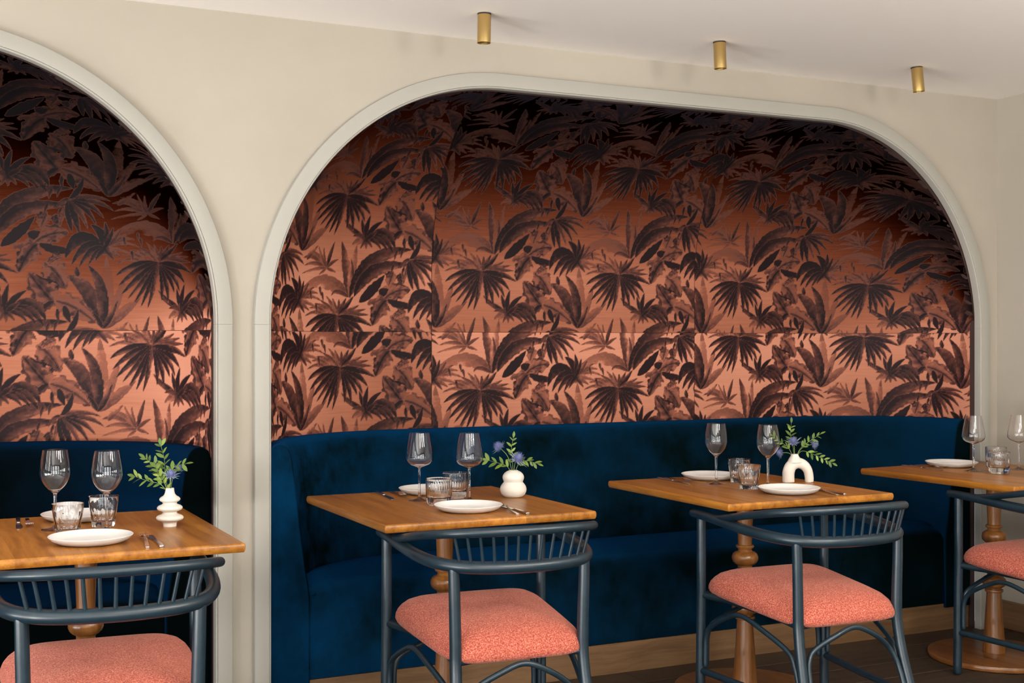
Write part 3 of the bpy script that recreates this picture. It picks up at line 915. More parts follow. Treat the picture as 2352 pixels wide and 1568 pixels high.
# ------------------------------------------------------------------ velvet banquettes
BENCH_Y = 4.236
END_Y = 4.2235
def build_banquette(key, label, M_VELVET):
    x0, x1 = BAYS[key]
    xm = (x0 + x1) / 2
    root = empty('banquette', (xm, 4.5, 0))
    tag(root, label, 'bench')
    inv = Matrix.Translation((-xm, -4.5, 0))
    # backrest: U-shaped sweep, thicker towards the seat, rounded top
    P, nrm = plan_curve(x0, x1, 0.0, 40)
    keep = P[:, 1] > END_Y - 0.002
    P, nrm = P[keep], nrm[keep]
    P[0, 1] = P[-1, 1] = END_Y
    prof = [(0.002, 0.10), (0.002, 0.895), (0.009, 0.918), (0.026, 0.930), (0.040, 0.934), (0.056, 0.931), (0.070, 0.921), (0.080, 0.905),
            (0.088, 0.875), (0.098, 0.80), (0.114, 0.66), (0.132, 0.52), (0.145, 0.44), (0.150, 0.40), (0.150, 0.10)]
    vs, fs = [], []
    k = len(prof)
    # rounded front ends: extra stations pulled in slightly
    stations = []
    for i in range(len(P)):
        stations.append((P[i], nrm[i], 1.0))
    for (p, n_, s) in stations:
        for (o_, z) in prof:
            q = p + n_ * o_
            vs.append((q[0] - xm, max(q[1], END_Y) - 4.5, z))
    for i in range(len(stations) - 1):
        for j in range(k - 1):
            fs.append((i*k+j, i*k+j+1, (i+1)*k+j+1, (i+1)*k+j))
    fs.append(tuple(reversed(range(k)))); fs.append(tuple((len(stations)-1)*k + j for j in range(k)))
    o = mk('backrest', vs, fs, M_VELVET, root, angle=50)
    bv = o.modifiers.new('bevel', 'BEVEL'); bv.width = 0.012; bv.segments = 3; bv.limit_method = 'ANGLE'; bv.angle_limit = math.radians(55)
    # seat
    Q, _ = plan_curve(x0, x1, 0.140, 60)
    xs = np.linspace(x0 + 0.142, x1 - 0.142, 90)
    mid = len(Q) // 2
    qx, qy = Q[:, 0], Q[:, 1]
    vs, fs = [], []
    r = 0.05
    for x in xs:
        yb = np.interp(x, qx, qy)
        e = min(1.0, min(x - xs[0], xs[-1] - x) / 0.10)
        dz = -0.022 * (1 - math.sqrt(max(0, 1 - (1 - e)**2)))
        yb = max(yb, BENCH_Y + 2.2 * r)
        col = [(BENCH_Y, 0.118), (BENCH_Y - 0.004, 0.25), (BENCH_Y - 0.002, 0.455 - r)]
        for a in (15, 30, 45, 60, 75, 90):
            a = math.radians(a)
            col.append((BENCH_Y + r - r*math.cos(a), 0.455 - r + r*math.sin(a) + dz))
        for t in (0.2, 0.4, 0.6, 0.8, 1.0):
            col.append((BENCH_Y + r + (yb - BENCH_Y - r)*t, 0.455 + 0.018*math.sin(math.pi*t) + 0.006*t + dz))
        col.append((yb, 0.118))
        for (y, z) in col: vs.append((x - xm, y - 4.5, z))
    k = len(col)
    for i in range(len(xs) - 1):
        for j in range(k - 1):
            fs.append((i*k+j, (i+1)*k+j, (i+1)*k+j+1, i*k+j+1))
    fs.append(tuple(range(k))); fs.append(tuple(reversed([(len(xs)-1)*k + j for j in range(k)])))
    mk('seat', vs, fs, M_VELVET, root, angle=50)
    m = MB(); m.box(x0 + 0.004 - xm, x1 - 0.004 - xm, BENCH_Y - 4.5 - 0.002, BENCH_Y - 4.5 + 0.018, 0.0, 0.116)
    p = m.build('plinth', M_SKIRT, root, smooth=False)
    tag(p, 'brown oak plinth board under the velvet seat')
    return root
build_banquette('main', 'long dark blue velvet banquette curving round the wide right-hand niche', M_VELVET)
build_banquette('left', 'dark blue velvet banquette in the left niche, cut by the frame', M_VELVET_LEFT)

# ------------------------------------------------------------------ tables
TABLE_H = 0.75
def make_table():
    root = empty('bistro_table')
    hx, hy, th, r = 0.352, 0.388, 0.022, 0.009
    # rounded-corner slab with bullnose edge and bevelled underside
    def ring(ins, z, cr=0.005):
        pts = []
        for (sx, sy, a0) in ((1, 1, 0), (-1, 1, 90), (-1, -1, 180), (1, -1, 270)):
            for a in (0, 22.5, 45, 67.5, 90):
                t = math.radians(a0 + a)
                pts.append((sx*(hx - cr) + (cr - ins)*math.cos(t) if cr > ins else sx*(hx-ins), sy*(hy - cr) + (cr - ins)*math.sin(t) if cr > ins else sy*(hy-ins), z))
        return pts
    rings = [ring(0.0118, TABLE_H - 0.026)]
    rings = []
    zs = []
    prof = [(0.0048, -0.0245), (0.0030, -0.0225), (0.0010, -0.0185), (0.0, -0.014), (0.0, -0.009), (0.0006, -0.0055), (0.0019, -0.0025), (0.0036, -0.0007), (0.0048, 0.0)]
    vs, fs = [], []
    for (ins, dz) in prof: vs += ring(ins, TABLE_H + dz)
    k = 20
    for i in range(len(prof) - 1):
        for j in range(k):
            j2 = (j+1) % k
            fs.append((i*k+j, i*k+j2, (i+1)*k+j2, (i+1)*k+j))
    fs.append(tuple(reversed(range(k)))); fs.append(tuple((len(prof)-1)*k + j for j in range(k)))
    mk('tabletop', vs, fs, M_OAK, root, angle=30)
    col = [(0, 0.722), (0.046, 0.7235), (0.046, 0.710), (0.034, 0.706), (0.0315, 0.698), (0.030, 0.66), (0.0275, 0.60), (0.0255, 0.548), (0.0255, 0.540),
           (0.031, 0.538), (0.0335, 0.533), (0.031, 0.528), (0.0255, 0.526), (0.0245, 0.520), (0.027, 0.516), (0.036, 0.513), (0.044, 0.506), (0.0478, 0.496), (0.0478, 0.487),
           (0.044, 0.477), (0.036, 0.469), (0.028, 0.465), (0.0255, 0.460), (0.0265, 0.452), (0.033, 0.449), (0.033, 0.443), (0.028, 0.440), (0.027, 0.43), (0.030, 0.415), (0.033, 0.40),
           (0.030, 0.385), (0.027, 0.37), (0.028, 0.360), (0.033, 0.357), (0.033, 0.351), (0.0265, 0.348), (0.0255, 0.340), (0.028, 0.334), (0.037, 0.329), (0.0445, 0.321), (0.0475, 0.311), (0.0465, 0.302),
           (0.041, 0.293), (0.032, 0.287), (0.028, 0.284), (0.028, 0.281), (0.035, 0.279), (0.0365, 0.274), (0.035, 0.269), (0.029, 0.267), (0.0295, 0.255), (0.033, 0.20), (0.038, 0.12),
           (0.0425, 0.06), (0.0445, 0.035), (0.0445, 0.0255), (0, 0.0255)]
    mk('column', *lathe_data(col[::-1], 40), M_OAK_V, root, angle=35)
    base = [(0, 0.0), (0.249, 0.0), (0.255, 0.003), (0.257, 0.009), (0.257, 0.017), (0.2545, 0.0225), (0.249, 0.025), (0, 0.025)]
    mk('base', *lathe_data(base, 72), M_OAK_BASE_SHADED, root, angle=35)
    return root
T_POS = [((0.485, 3.70), 0.0, 'oak bistro table with the ringed stacked-disc vase, cut by the left edge'),
         ((1.63, 3.845), 0.0, 'oak bistro table holding the two-lobed gourd vase'),
         ((2.80, 3.80), 0.0, 'oak bistro table holding the arch-shaped vase'),
         ((4.01, 3.77), math.radians(3.0), 'oak bistro table without a vase in the right corner')]
t0 = make_table()
tables = []
for i, ((x, y), rz, lab) in enumerate(T_POS):
    t = t0 if i == 0 else copy_tree(t0)
    t.location = (x, y, 0); t.rotation_euler = (0, 0, rz)
    tag(t, lab, 'table', 'square oak bistro tables')
    tables.append(t)

# ------------------------------------------------------------------ chairs
def make_chair():
    root = empty('spindle_back_armchair')
    HOOP_R, CREST_R = 0.0178, 0.0118
    # hoop: lower U rail that ends in the arms
    half = [(0.266, 0.275, 0.694), (0.266, 0.20, 0.692), (0.264, 0.08, 0.684), (0.257, -0.04, 0.675), (0.238, -0.14, 0.668), (0.198, -0.213, 0.664), (0.125, -0.256, 0.661)]
    hoop = [(-x, y, z) for (x, y, z) in half] + [(0.0, -0.273, 0.660)] + half[::-1]
    hp = catmull(hoop, 8)
    s = np.linspace(-1, 1, len(hp))
    hr = HOOP_R - 0.0035 * np.clip((np.abs(s) - 0.55) / 0.45, 0, 1)
    tube('arm_hoop', hp, hr, M_NAVY, root, 18)
    # crest rail: springs from the arms, rises and leans back
    half = [(0.262, 0.150, 0.692), (0.266, 0.10, 0.698), (0.270, 0.02, 0.712), (0.268, -0.07, 0.729), (0.250, -0.165, 0.746), (0.205, -0.236, 0.756), (0.125, -0.279, 0.761)]
    crest = [(-x, y, z) for (x, y, z) in half] + [(0.0, -0.292, 0.762)] + half[::-1]
    cp = catmull(crest, 8)
    s = np.linspace(-1, 1, len(cp))
    tube('crest_rail', cp, CREST_R + 0.0015*np.clip(1-np.abs(s)*1.3, 0, 1), M_NAVY, root, 16)
    # spindles between hoop and crest across the back
    def at_len(path, t):
        L = np.concatenate([[0], np.cumsum(np.linalg.norm(np.diff(path, axis=0), axis=1))])
        q = t * L[-1]
        return np.array([np.interp(q, L, path[:, k]) for k in range(3)])
    def back_param(path, xmax):
        L = np.concatenate([[0], np.cumsum(np.linalg.norm(np.diff(path, axis=0), axis=1))]) / 1.0
        back = path[:, 1] < -0.1
        i = [j for j in range(len(path)) if back[j] and abs(path[j, 0]) <= xmax]
        return L[i[0]] / L[-1], L[i[-1]] / L[-1]
    h0, h1 = back_param(hp, 0.190); k0, k1 = back_param(cp, 0.208)
    for k in range(13):
        f = k / 12
        a = at_len(hp, h0 + (h1 - h0)*f); b = at_len(cp, k0 + (k1 - k0)*f)
        tube('spindle', np.array([a, (a + b)/2, b]), np.array([0.0052, 0.0047, 0.0044]), M_NAVY, root, 8, False)
    # legs
    for sx in (-1, 1):
        p = catmull([(sx*0.256, 0.238, 0.688), (sx*0.2565, 0.238, 0.45), (sx*0.258, 0.239, 0.2), (sx*0.259, 0.240, 0.014)], 6)
        tube('leg', p, np.linspace(0.0158, 0.0165, len(p)), M_NAVY, root, 16)
        p = catmull([(sx*0.198, -0.213, 0.662), (sx*0.196, -0.214, 0.58), (sx*0.193, -0.2135, 0.46), (sx*0.193, -0.216, 0.38), (sx*0.197, -0.236, 0.28), (sx*0.205, -0.273, 0.16), (sx*0.214, -0.325, 0.0145)], 6)
        tube('leg', p, np.concatenate([np.linspace(0.0155, 0.0170, 14), np.linspace(0.0170, 0.0158, len(p) - 14)]), M_NAVY, root, 16)
    def bleg(z):   # back leg centre line
        zz = [0.0145, 0.16, 0.28, 0.38, 0.46]
        return np.interp(z, zz, [0.214, 0.205, 0.197, 0.193, 0.193]), np.interp(z, zz, [-0.325, -0.273, -0.236, -0.216, -0.2135])
    # seat rails
    RB, RF = 0.398, 0.421
    tube('seat_rail', np.array([(-0.256, 0.238, RF), (0, 0.238, RF), (0.256, 0.238, RF)]), 0.0115, M_NAVY, root, 12, False)
    bx, by = bleg(RB)
    tube('seat_rail', np.array([(-bx, by, RB), (-0.12, by + 0.022, RB), (0, by + 0.026, RB), (0.12, by + 0.022, RB), (bx, by, RB)]), 0.0115, M_NAVY, root, 12, False)
    for sx in (-1, 1):
        tube('seat_rail', np.array([(sx*0.256, 0.238, RF), (sx*0.212, 0.14, RF - 0.006), (sx*0.192, 0.0, (RB + RF)/2), (sx*0.184, -0.12, RB + 0.004), (sx*bx, by, RB)]), 0.0115, M_NAVY, root, 12, False)
    # lower side stretchers
    for sx in (-1, 1):
        x2, y2 = bleg(0.155)
        tube('stretcher', np.array([(sx*0.258, 0.239, 0.165), (sx*0.23, 0.0, 0.16), (sx*x2, y2, 0.155)]), 0.0115, M_NAVY, root, 12, False)
    # bentwood arches under the rails
    BR = 0.0085
    def arch(A, B, apex_t, name='bentwood_brace'):
        """A, B: functions z -> (x, y) of the two posts"""
        pts = []
        z0, z1 = 0.185, 0.275
        ax = np.array(A(0.25)); bx_ = np.array(B(0.25))
        d = (bx_ - ax) / np.linalg.norm(bx_ - ax)
        def pa(z, o): q = np.array(A(z)) + d*o; return (q[0], q[1], z)
        def pb(z, o): q = np.array(B(z)) - d*o; return (q[0], q[1], z)
        off = 0.0245
        a2 = ax + (bx_ - ax)*apex_t
        pts = [pa(z0, off), pa(0.235, off), pa(0.285, off + 0.004), pa(0.322, off + 0.028)]
        m1 = ax + (bx_ - ax)*(apex_t*0.62); pts.append((m1[0], m1[1], 0.364))
        pts.append((a2[0], a2[1], 0.386))
        m2 = ax + (bx_ - ax)*(1 - (1-apex_t)*0.62); pts.append((m2[0], m2[1], 0.357))
        pts += [pb(0.312, off + 0.030), pb(0.27, off + 0.006), pb(0.22, off), pb(0.17, off)]
        tube(name, catmull(pts, 6), BR, M_NAVY, root, 10)
    F = lambda sx: (lambda z: (sx*0.2575, 0.239))
    Bk = lambda sx: (lambda z: (sx*bleg(z)[0], bleg(z)[1]))
    arch(F(-1), Bk(-1), 0.42); arch(F(1), Bk(1), 0.42)
    arch(F(-1), F(1), 0.5); arch(Bk(-1), Bk(1), 0.5)
    # upholstered seat: rounded trapezoid cushion
    def outline(ins, n=72):
        pts = []
        for k in range(n):
            a = 2*math.pi*k/n
            ca, sa = math.cos(a), math.sin(a)
            e = 2/6.2
            x = abs(ca)**e * (1 if ca >= 0 else -1); y = abs(sa)**e * (1 if sa >= 0 else -1)
            hw = 0.229 + 0.019*y
            pts.append((x*(hw - ins), y*(0.258 - ins) + 0.018))
        return pts
    layers = [(0.030, 0.3915), (0.012, 0.3920), (0.004, 0.3965), (0.0, 0.406), (0.0010, 0.417), (0.006, 0.430), (0.015, 0.443), (0.030, 0.457), (0.052, 0.468), (0.080, 0.4755), (0.115, 0.4815), (0.155, 0.4855), (0.19, 0.487)]
    vs, fs = [], []
    for (s_, z) in layers:
        vs += [(x, y, z + 0.036*(y + 0.238)/0.5) for (x, y) in outline(s_)]   # the seat rises towards the front
    n = 72
    for i in range(len(layers) - 1):
        for j in range(n):
            j2 = (j+1) % n
            fs.append((i*n+j, i*n+j2, (i+1)*n+j2, (i+1)*n+j))
    fs.append(tuple(reversed(range(n)))); fs.append(tuple((len(layers)-1)*n + j for j in range(n)))
    so = mk('seat_cushion', vs, fs, M_CORAL, root, angle=None)
    tag(so, 'coral melange upholstered seat')
    return root
C_POS = [((0.472, 3.262), -3.3, 'navy spindle-back armchair with coral seat at the left-edge table, nearest the camera'),
         ((1.598, 3.405), -4.0, 'navy spindle-back armchair with coral seat at the gourd-vase table'),
         ((2.719, 3.353), -1.9, 'navy spindle-back armchair with coral seat at the arch-vase table'),
         ((3.940, 3.401), 0.6, 'navy spindle-back armchair with coral seat cut by the right edge')]
c0 = make_chair()
for i, ((x, y), rz, lab) in enumerate(C_POS):
    ch = c0 if i == 0 else copy_tree(c0)
    ch.location = (x, y, 0); ch.rotation_euler = (0, 0, math.radians(rz))
    tag(ch, lab, 'chair', 'navy spindle-back armchairs')

# ------------------------------------------------------------------ tableware prototypes
def make_plate():
    prof = [(0, 0.0035), (0.050, 0.0035), (0.052, 0.0), (0.070, 0.0), (0.085, 0.0035), (0.098, 0.010), (0.1065, 0.0185), (0.1080, 0.0205), (0.1070, 0.0215),
            (0.1045, 0.0205), (0.097, 0.0145), (0.086, 0.0085), (0.078, 0.0065), (0.074, 0.0060), (0, 0.0060)]
    return mk('plate', *lathe_data(prof, 72), M_PORC, angle=50)

def smooth_prof(pts, per=5):
    return [tuple(p) for p in catmull([(r, z, 0) for r, z in pts], per)[:, :2]]

def make_wine(kind):
    root = empty('wine_glass')
    foot = [(0, 0.0), (0.036, 0.0), (0.0372, 0.0007), (0.0372, 0.0013), (0.030, 0.0024), (0.018, 0.0042), (0.009, 0.0075), (0.0055, 0.0125)]
    if kind == 1:   # tulip
        zb = 0.103
        outer = [(0.0045, zb - 0.006), (0.0062, zb), (0.014, zb + 0.0075), (0.027, zb + 0.020), (0.0385, zb + 0.038), (0.0425, zb + 0.054), (0.0415, zb + 0.073), (0.0380, zb + 0.095), (0.0328, zb + 0.122)]
        inner = [(0.0320, zb + 0.122), (0.0371, zb + 0.095), (0.0406, zb + 0.073), (0.0416, zb + 0.054), (0.0375, zb + 0.039), (0.026, zb + 0.0215), (0.013, zb + 0.0095), (0.006, zb + 0.0065), (0, zb + 0.006)]
        top = 0.0045
    else:           # wide base, tapering to the rim
        zb = 0.110
        outer = [(0.0040, zb - 0.006), (0.0058, zb), (0.018, zb + 0.0050), (0.0345, zb + 0.0120), (0.0440, zb + 0.0225), (0.0462, zb + 0.033), (0.0440, zb + 0.052), (0.0385, zb + 0.082), (0.0315, zb + 0.116)]
        inner = [(0.0307, zb + 0.116), (0.0376, zb + 0.082), (0.0431, zb + 0.052), (0.0453, zb + 0.033), (0.0430, zb + 0.0235), (0.0335, zb + 0.0135), (0.017, zb + 0.0068), (0.006, zb + 0.0050), (0, zb + 0.0048)]
        top = 0.0040
    stem = [(0.0055, 0.0125), (0.0043, 0.025), (0.0038, 0.055), (top * 0.92, zb - 0.02), (top, zb - 0.006)]
    mk('foot', *lathe_data(foot + [(0.0, 0.0126)], 48), M_GLASS, root, angle=60)
    mk('stem', *lathe_data([(0, 0.0125)] + smooth_prof(stem, 3) + [(0, zb - 0.006)], 20), M_GLASS, root, angle=60)
    mk('bowl', *lathe_data([(0, zb - 0.006)] + smooth_prof(outer, 4) + smooth_prof(inner, 4), 64), M_GLASS_THIN, root, angle=60)
    return root

def make_tumbler(kind):
    if kind == 1:    # faceted, flaring
        H = 0.088
        outer = [(0, 0.0015), (0.026, 0.0015), (0.029, 0.0), (0.0318, 0.0015), (0.0328, 0.006), (0.0345, 0.020), (0.0365, 0.036), (0.0378, 0.044), (0.0392, 0.052), (0.0405, 0.066), (0.0428, H - 0.001), (0.0425, H)]
        inner = [(0.0413, H - 0.0005), (0.0392, 0.066), (0.0370, 0.050), (0.034, 0.036), (0.031, 0.022), (0.027, 0.0165), (0, 0.0155)]
        nf = 10
        def rf(r, z, a):
            if r < 0.02: return r
            k = max(0.0, min(1.0, (0.056 - z) / 0.014)) * max(0, min(1, (z - 0.0005) / 0.004))
            seg = 2*math.pi/nf
            ph = (a % seg) - seg/2
            poly = math.cos(seg/2) / math.cos(ph)
            arch_ = 0.048 + 0.010*math.cos(ph*nf/2)   # tops of the facets are arched
            k2 = max(0.0, min(1.0, (arch_ - z) / 0.004))
            return r * (1 - k2*min(1, k+0.4)*(1 - poly)*1.05)
    else:            # straight, ribbed, cut base
        H = 0.088
        outer = [(0, 0.0015), (0.026, 0.0015), (0.030, 0.0), (0.036, 0.002), (0.0395, 0.007), (0.0408, 0.014), (0.0412, 0.022), (0.0405, 0.027), (0.0412, 0.031), (0.0420, 0.045), (0.0424, 0.065), (0.0426, 0.081), (0.0424, H - 0.001), (0.042, H)]
        inner = [(0.0408, H - 0.0005), (0.0410, 0.070), (0.0402, 0.040), (0.038, 0.030), (0.033, 0.0255), (0, 0.024)]
        def rf(r, z, a):
            if r < 0.031: return r
            if 0.029 < z < 0.0835:
                w_ = min(1, (z - 0.029)/0.004) * min(1, (0.0835 - z)/0.003)
                return r + w_*0.00055*math.cos(a*32)
            if 0.003 < z < 0.027:
                return r - 0.0011*abs(math.sin(a*7 + z*190)) - 0.0011*abs(math.sin(a*7 - z*190))
            return r
    b = MB(); b.add(*lathe_data(outer, 120, rf))
    nb = len(b.v); b.add(*lathe_data(inner, 120))
    no = nb - 120
    for k in range(120):
        k2 = (k+1) % 120
        b.f.append((no + k, no + k2, nb + k2, nb + k))
    return b.build('tumbler', M_GLASS, angle=28)

def make_fork():
    root = empty('fork')
    # local: handle end at y = 0, tines at y = 0.2, lying on z = 0
    def strip(pts, name, par):
        vs, fs = [], []
        for (y, w_, z, t) in pts:
            vs += [(-w_, y, z), (w_, y, z), (w_, y, z + t), (-w_, y, z + t)]
        for i in range(len(pts) - 1):
            a, b = i*4, (i+1)*4
            for k in range(4):
                k2 = (k+1) % 4
                fs.append((a+k, a+k2, b+k2, b+k))
        fs += [(3, 2, 1, 0), tuple(len(pts)*4 - 4 + k for k in range(4))]
        return vs, fs
    m = MB(); m.add(*strip([(0, 0.0052, 0.0, 0.004), (0.03, 0.0056, 0.0004, 0.004), (0.075, 0.0044, 0.003, 0.0035), (0.105, 0.0032, 0.008, 0.003), (0.128, 0.0030, 0.0115, 0.003)], 'handle', root))
    h = m.build('handle', M_STEEL, root); h.modifiers.new('b', 'BEVEL').width = 0.001
    m = MB()
    m.add(*strip([(0.127, 0.0030, 0.0113, 0.003), (0.134, 0.0085, 0.0110, 0.0022), (0.143, 0.0115, 0.0085, 0.0020), (0.152, 0.0118, 0.0068, 0.0020)], 'neck', root))
    for k in range(4):
        xo = -0.0096 + k*0.0064
        vs, fs = strip([(0.1515, 0.0021, 0.0067, 0.0020), (0.166, 0.0019, 0.0060, 0.0018), (0.185, 0.0015, 0.0085, 0.0016), (0.200, 0.0007, 0.0125, 0.0010)], 'tine', root)
        m.add([(x + xo, y, z) for x, y, z in vs], fs)
    m.build('tines', M_STEEL, root)
    return root

def make_knife():
    root = empty('table_knife')
    def loft(pts):
        vs, fs = [], []
        for (y, x0, x1, z0, z1) in pts:
            vs += [(x0, y, z0), (x1, y, z0), (x1, y, z1), (x0, y, z1)]
        for i in range(len(pts) - 1):
            a, b = i*4, (i+1)*4
            for k in range(4):
                k2 = (k+1) % 4
                fs.append((a+k, a+k2, b+k2, b+k))
        fs += [(3, 2, 1, 0), tuple(len(pts)*4 - 4 + k for k in range(4))]
        return vs, fs
    h = mk('handle', *loft([(0, -0.0055, 0.0055, 0.0, 0.0065), (0.03, -0.0062, 0.0062, 0, 0.007), (0.09, -0.005, 0.005, 0, 0.0065), (0.108, -0.0045, 0.0045, 0.0005, 0.006)]), M_STEEL, root)
    bv = h.modifiers.new('b', 'BEVEL'); bv.width = 0.0016; bv.segments = 2
    mk('blade', *loft([(0.107, -0.0045, 0.0045, 0.0015, 0.0045), (0.118, -0.0065, 0.0060, 0.0012, 0.0032), (0.150, -0.0095, 0.0072, 0.0008, 0.0026), (0.190, -0.0110, 0.0072, 0.0006, 0.0022), (0.212, -0.0085, 0.0070, 0.0006, 0.0018), (0.222, -0.0020, 0.0045, 0.0006, 0.0014)]), M_STEEL, root)
    return root

def place(proto, used, name_loc, rz, lab, cat, grp):
    o = proto if not used[0] else copy_tree(proto)
    used[0] = True
    o.location = name_loc; o.rotation_euler = (0, 0, rz)
    tag(o, lab, cat, grp)
    return o

TZ = TABLE_H
pl, pu = make_plate(), [False]
for (x, y, lab) in [
    (0.471, 3.497, 'white dinner plate nearest the camera on the left-edge table'),
    (0.500, 3.965, 'white dinner plate by the bench on the left-edge table, behind two tumblers'),
    (1.623, 3.640, 'white dinner plate at the chair side of the gourd-vase table'),
    (1.687, 4.115, 'white dinner plate at the bench side of the gourd-vase table'),
    (2.823, 3.575, 'white dinner plate at the chair side of the arch-vase table'),
    (2.835, 4.075, 'white dinner plate at the bench side of the arch-vase table'),
    (4.160, 3.590, 'white dinner plate mostly cut off by the right edge of the photo'),
    (4.045, 4.035, 'white dinner plate at the bench side of the right corner table')]:
    place(pl, pu, (x, y, TZ), 0, lab, 'plate', 'white dinner plates')

w1, w1u = make_wine(1), [False]
w2, w2u = make_wine(2), [False]
for (x, y, k, lab) in [
    (0.413, 3.784, 1, 'tulip wine glass on the left-edge table, left of the pair'),
    (0.539, 3.686, 1, 'tulip wine glass on the left-edge table, nearer the ringed vase'),
    (1.581, 3.946, 2, 'wide-based wine glass on the gourd-vase table, farther from the vase'),
    (1.726, 3.863, 2, 'wide-based wine glass beside the gourd vase'),
    (2.758, 3.921, 1, 'tulip wine glass on the arch-vase table, farther from the vase'),
    (2.887, 3.778, 1, 'tulip wine glass beside the arch-shaped vase'),
    (3.984, 3.854, 2, 'wide-based wine glass on the right corner table, left of the pair'),
    (4.194, 3.811, 2, 'wide-based wine glass at the right edge of the photo')]:
    place(*((w1, w1u) if k == 1 else (w2, w2u)), (x, y, TZ), 0, lab, 'wine glass', 'tulip wine glasses' if k == 1 else 'wide-based wine glasses')
f1, f1u = make_tumbler(1), [False]
f2, f2u = make_tumbler(2), [False]
for (x, y, k, lab) in [
    (0.432, 3.655, 1, 'faceted water tumbler on the left-edge table, nearer the camera'),
    (0.545, 3.786, 1, 'faceted water tumbler on the left-edge table, nearer the bench'),
    (1.590, 3.800, 2, 'ribbed water tumbler on the gourd-vase table, nearer the camera'),
    (1.712, 3.950, 2, 'ribbed water tumbler on the gourd-vase table, nearer the bench'),
    (2.866, 3.925, 1, 'faceted water tumbler on the arch-vase table, nearer the bench'),
    (2.763, 3.728, 1, 'faceted water tumbler on the arch-vase table, nearer the camera'),
    (3.992, 3.728, 2, 'ribbed water tumbler on the right corner table, nearer the camera'),
    (4.165, 3.905, 2, 'ribbed water tumbler on the right corner table, nearer the bench')]:
    place(*((f1, f1u) if k == 1 else (f2, f2u)), (x, y, TZ), random.random()*0.5, lab, 'tumbler', 'faceted tumblers' if k == 1 else 'ribbed tumblers')

fk, fku = make_fork(), [False]
kn, knu = make_knife(), [False]
def lay(proto, used, B, A, lab, cat, grp, dz=0.0):
    """handle end at B pointing towards A"""
    rz = math.atan2(A[1] - B[1], A[0] - B[0]) - math.pi/2
    place(proto, used, (B[0], B[1], TZ + dz), rz, lab, cat, grp)
for (B, A, lab) in [
    ((0.590, 3.345), (0.622, 3.60), 'steel fork right of the front plate on the left-edge table'),
    ((0.362, 4.040), (0.352, 3.85), 'steel fork beside the rear plate on the left-edge table'),
    ((1.722, 3.492), (1.770, 3.80), 'steel fork right of the front plate on the gourd-vase table'),
    ((1.580, 4.222), (1.568, 4.06), 'steel fork beside the rear plate on the gourd-vase table'),
    ((2.928, 3.444), (2.985, 3.76), 'steel fork right of the front plate on the arch-vase table'),
    ((2.692, 4.180), (2.706, 4.00), 'steel fork beside the rear plate on the arch-vase table'),
    ((3.905, 4.135), (3.920, 3.95), 'steel fork beside the rear plate on the right corner table')]:
    lay(fk, fku, B, A, lab, 'fork', 'steel forks')
for (B, A, lab) in [
    ((0.624, 3.335), (0.634, 3.57), 'steel knife right of the front plate on the left-edge table'),
    ((0.338, 4.055), (0.322, 3.84), 'steel knife beside the rear plate on the left-edge table'),
    ((1.751, 3.478), (1.766, 3.70), 'steel knife right of the front plate on the gourd-vase table'),
    ((1.530, 4.225), (1.506, 3.99), 'steel knife beside the rear plate on the gourd-vase table'),
    ((2.956, 3.439), (2.966, 3.66), 'steel knife right of the front plate on the arch-vase table'),
    ((2.664, 4.175), (2.661, 3.95), 'steel knife beside the rear plate on the arch-vase table'),
    ((3.862, 4.132), (3.876, 3.92), 'steel knife beside the rear plate on the right corner table')]:
    lay(kn, knu, B, A, lab, 'knife', 'steel table knives')

# ------------------------------------------------------------------ vases
V1, V2, V3 = (0.717, 3.711), (1.904, 3.894), (3.069, 3.834)
p1 = smooth_prof([(0.0185, 0.0), (0.0190, 0.004), (0.0195, 0.010), (0.0240, 0.0145), (0.0345, 0.0185), (0.0385, 0.0245), (0.0345, 0.0305), (0.0235, 0.0355), (0.0195, 0.0395), (0.0225, 0.0435), (0.0325, 0.0475), (0.0358, 0.0530), (0.0325, 0.0585),
                  (0.0225, 0.0630), (0.0195, 0.0665), (0.0215, 0.0700), (0.0275, 0.0735), (0.0292, 0.0785), (0.0255, 0.0835), (0.0185, 0.0880), (0.0145, 0.0940), (0.0125, 0.1020), (0.0118, 0.1095)], 4)
v = mk('bud_vase', *lathe_data([(0, 0)] + p1 + [(0.0105, 0.1100), (0.0092, 0.1085), (0.0095, 0.09), (0, 0.088)], 56), M_VASE, angle=60)
v.location = (*V1, TZ)
tag(v, 'matt white vase of stacked rounded discs on the left-edge table', 'vase')
p2 = smooth_prof([(0.024, 0.0), (0.032, 0.0025), (0.0405, 0.011), (0.0450, 0.024), (0.0430, 0.037), (0.0365, 0.0465), (0.0325, 0.0515), (0.0338, 0.0560), (0.0365, 0.0640), (0.0360, 0.0720), (0.0310, 0.0810), (0.0225, 0.0875), (0.0165, 0.0900), (0.0155, 0.0915)], 4)
v = mk('bud_vase', *lathe_data([(0, 0)] + p2 + [(0.0135, 0.0918), (0.0130, 0.088), (0.013, 0.07), (0, 0.068)], 56), M_VASE, angle=60)
v.location = (*V2, TZ)
tag(v, 'matt white two-lobed gourd vase on the second table from the left', 'vase')

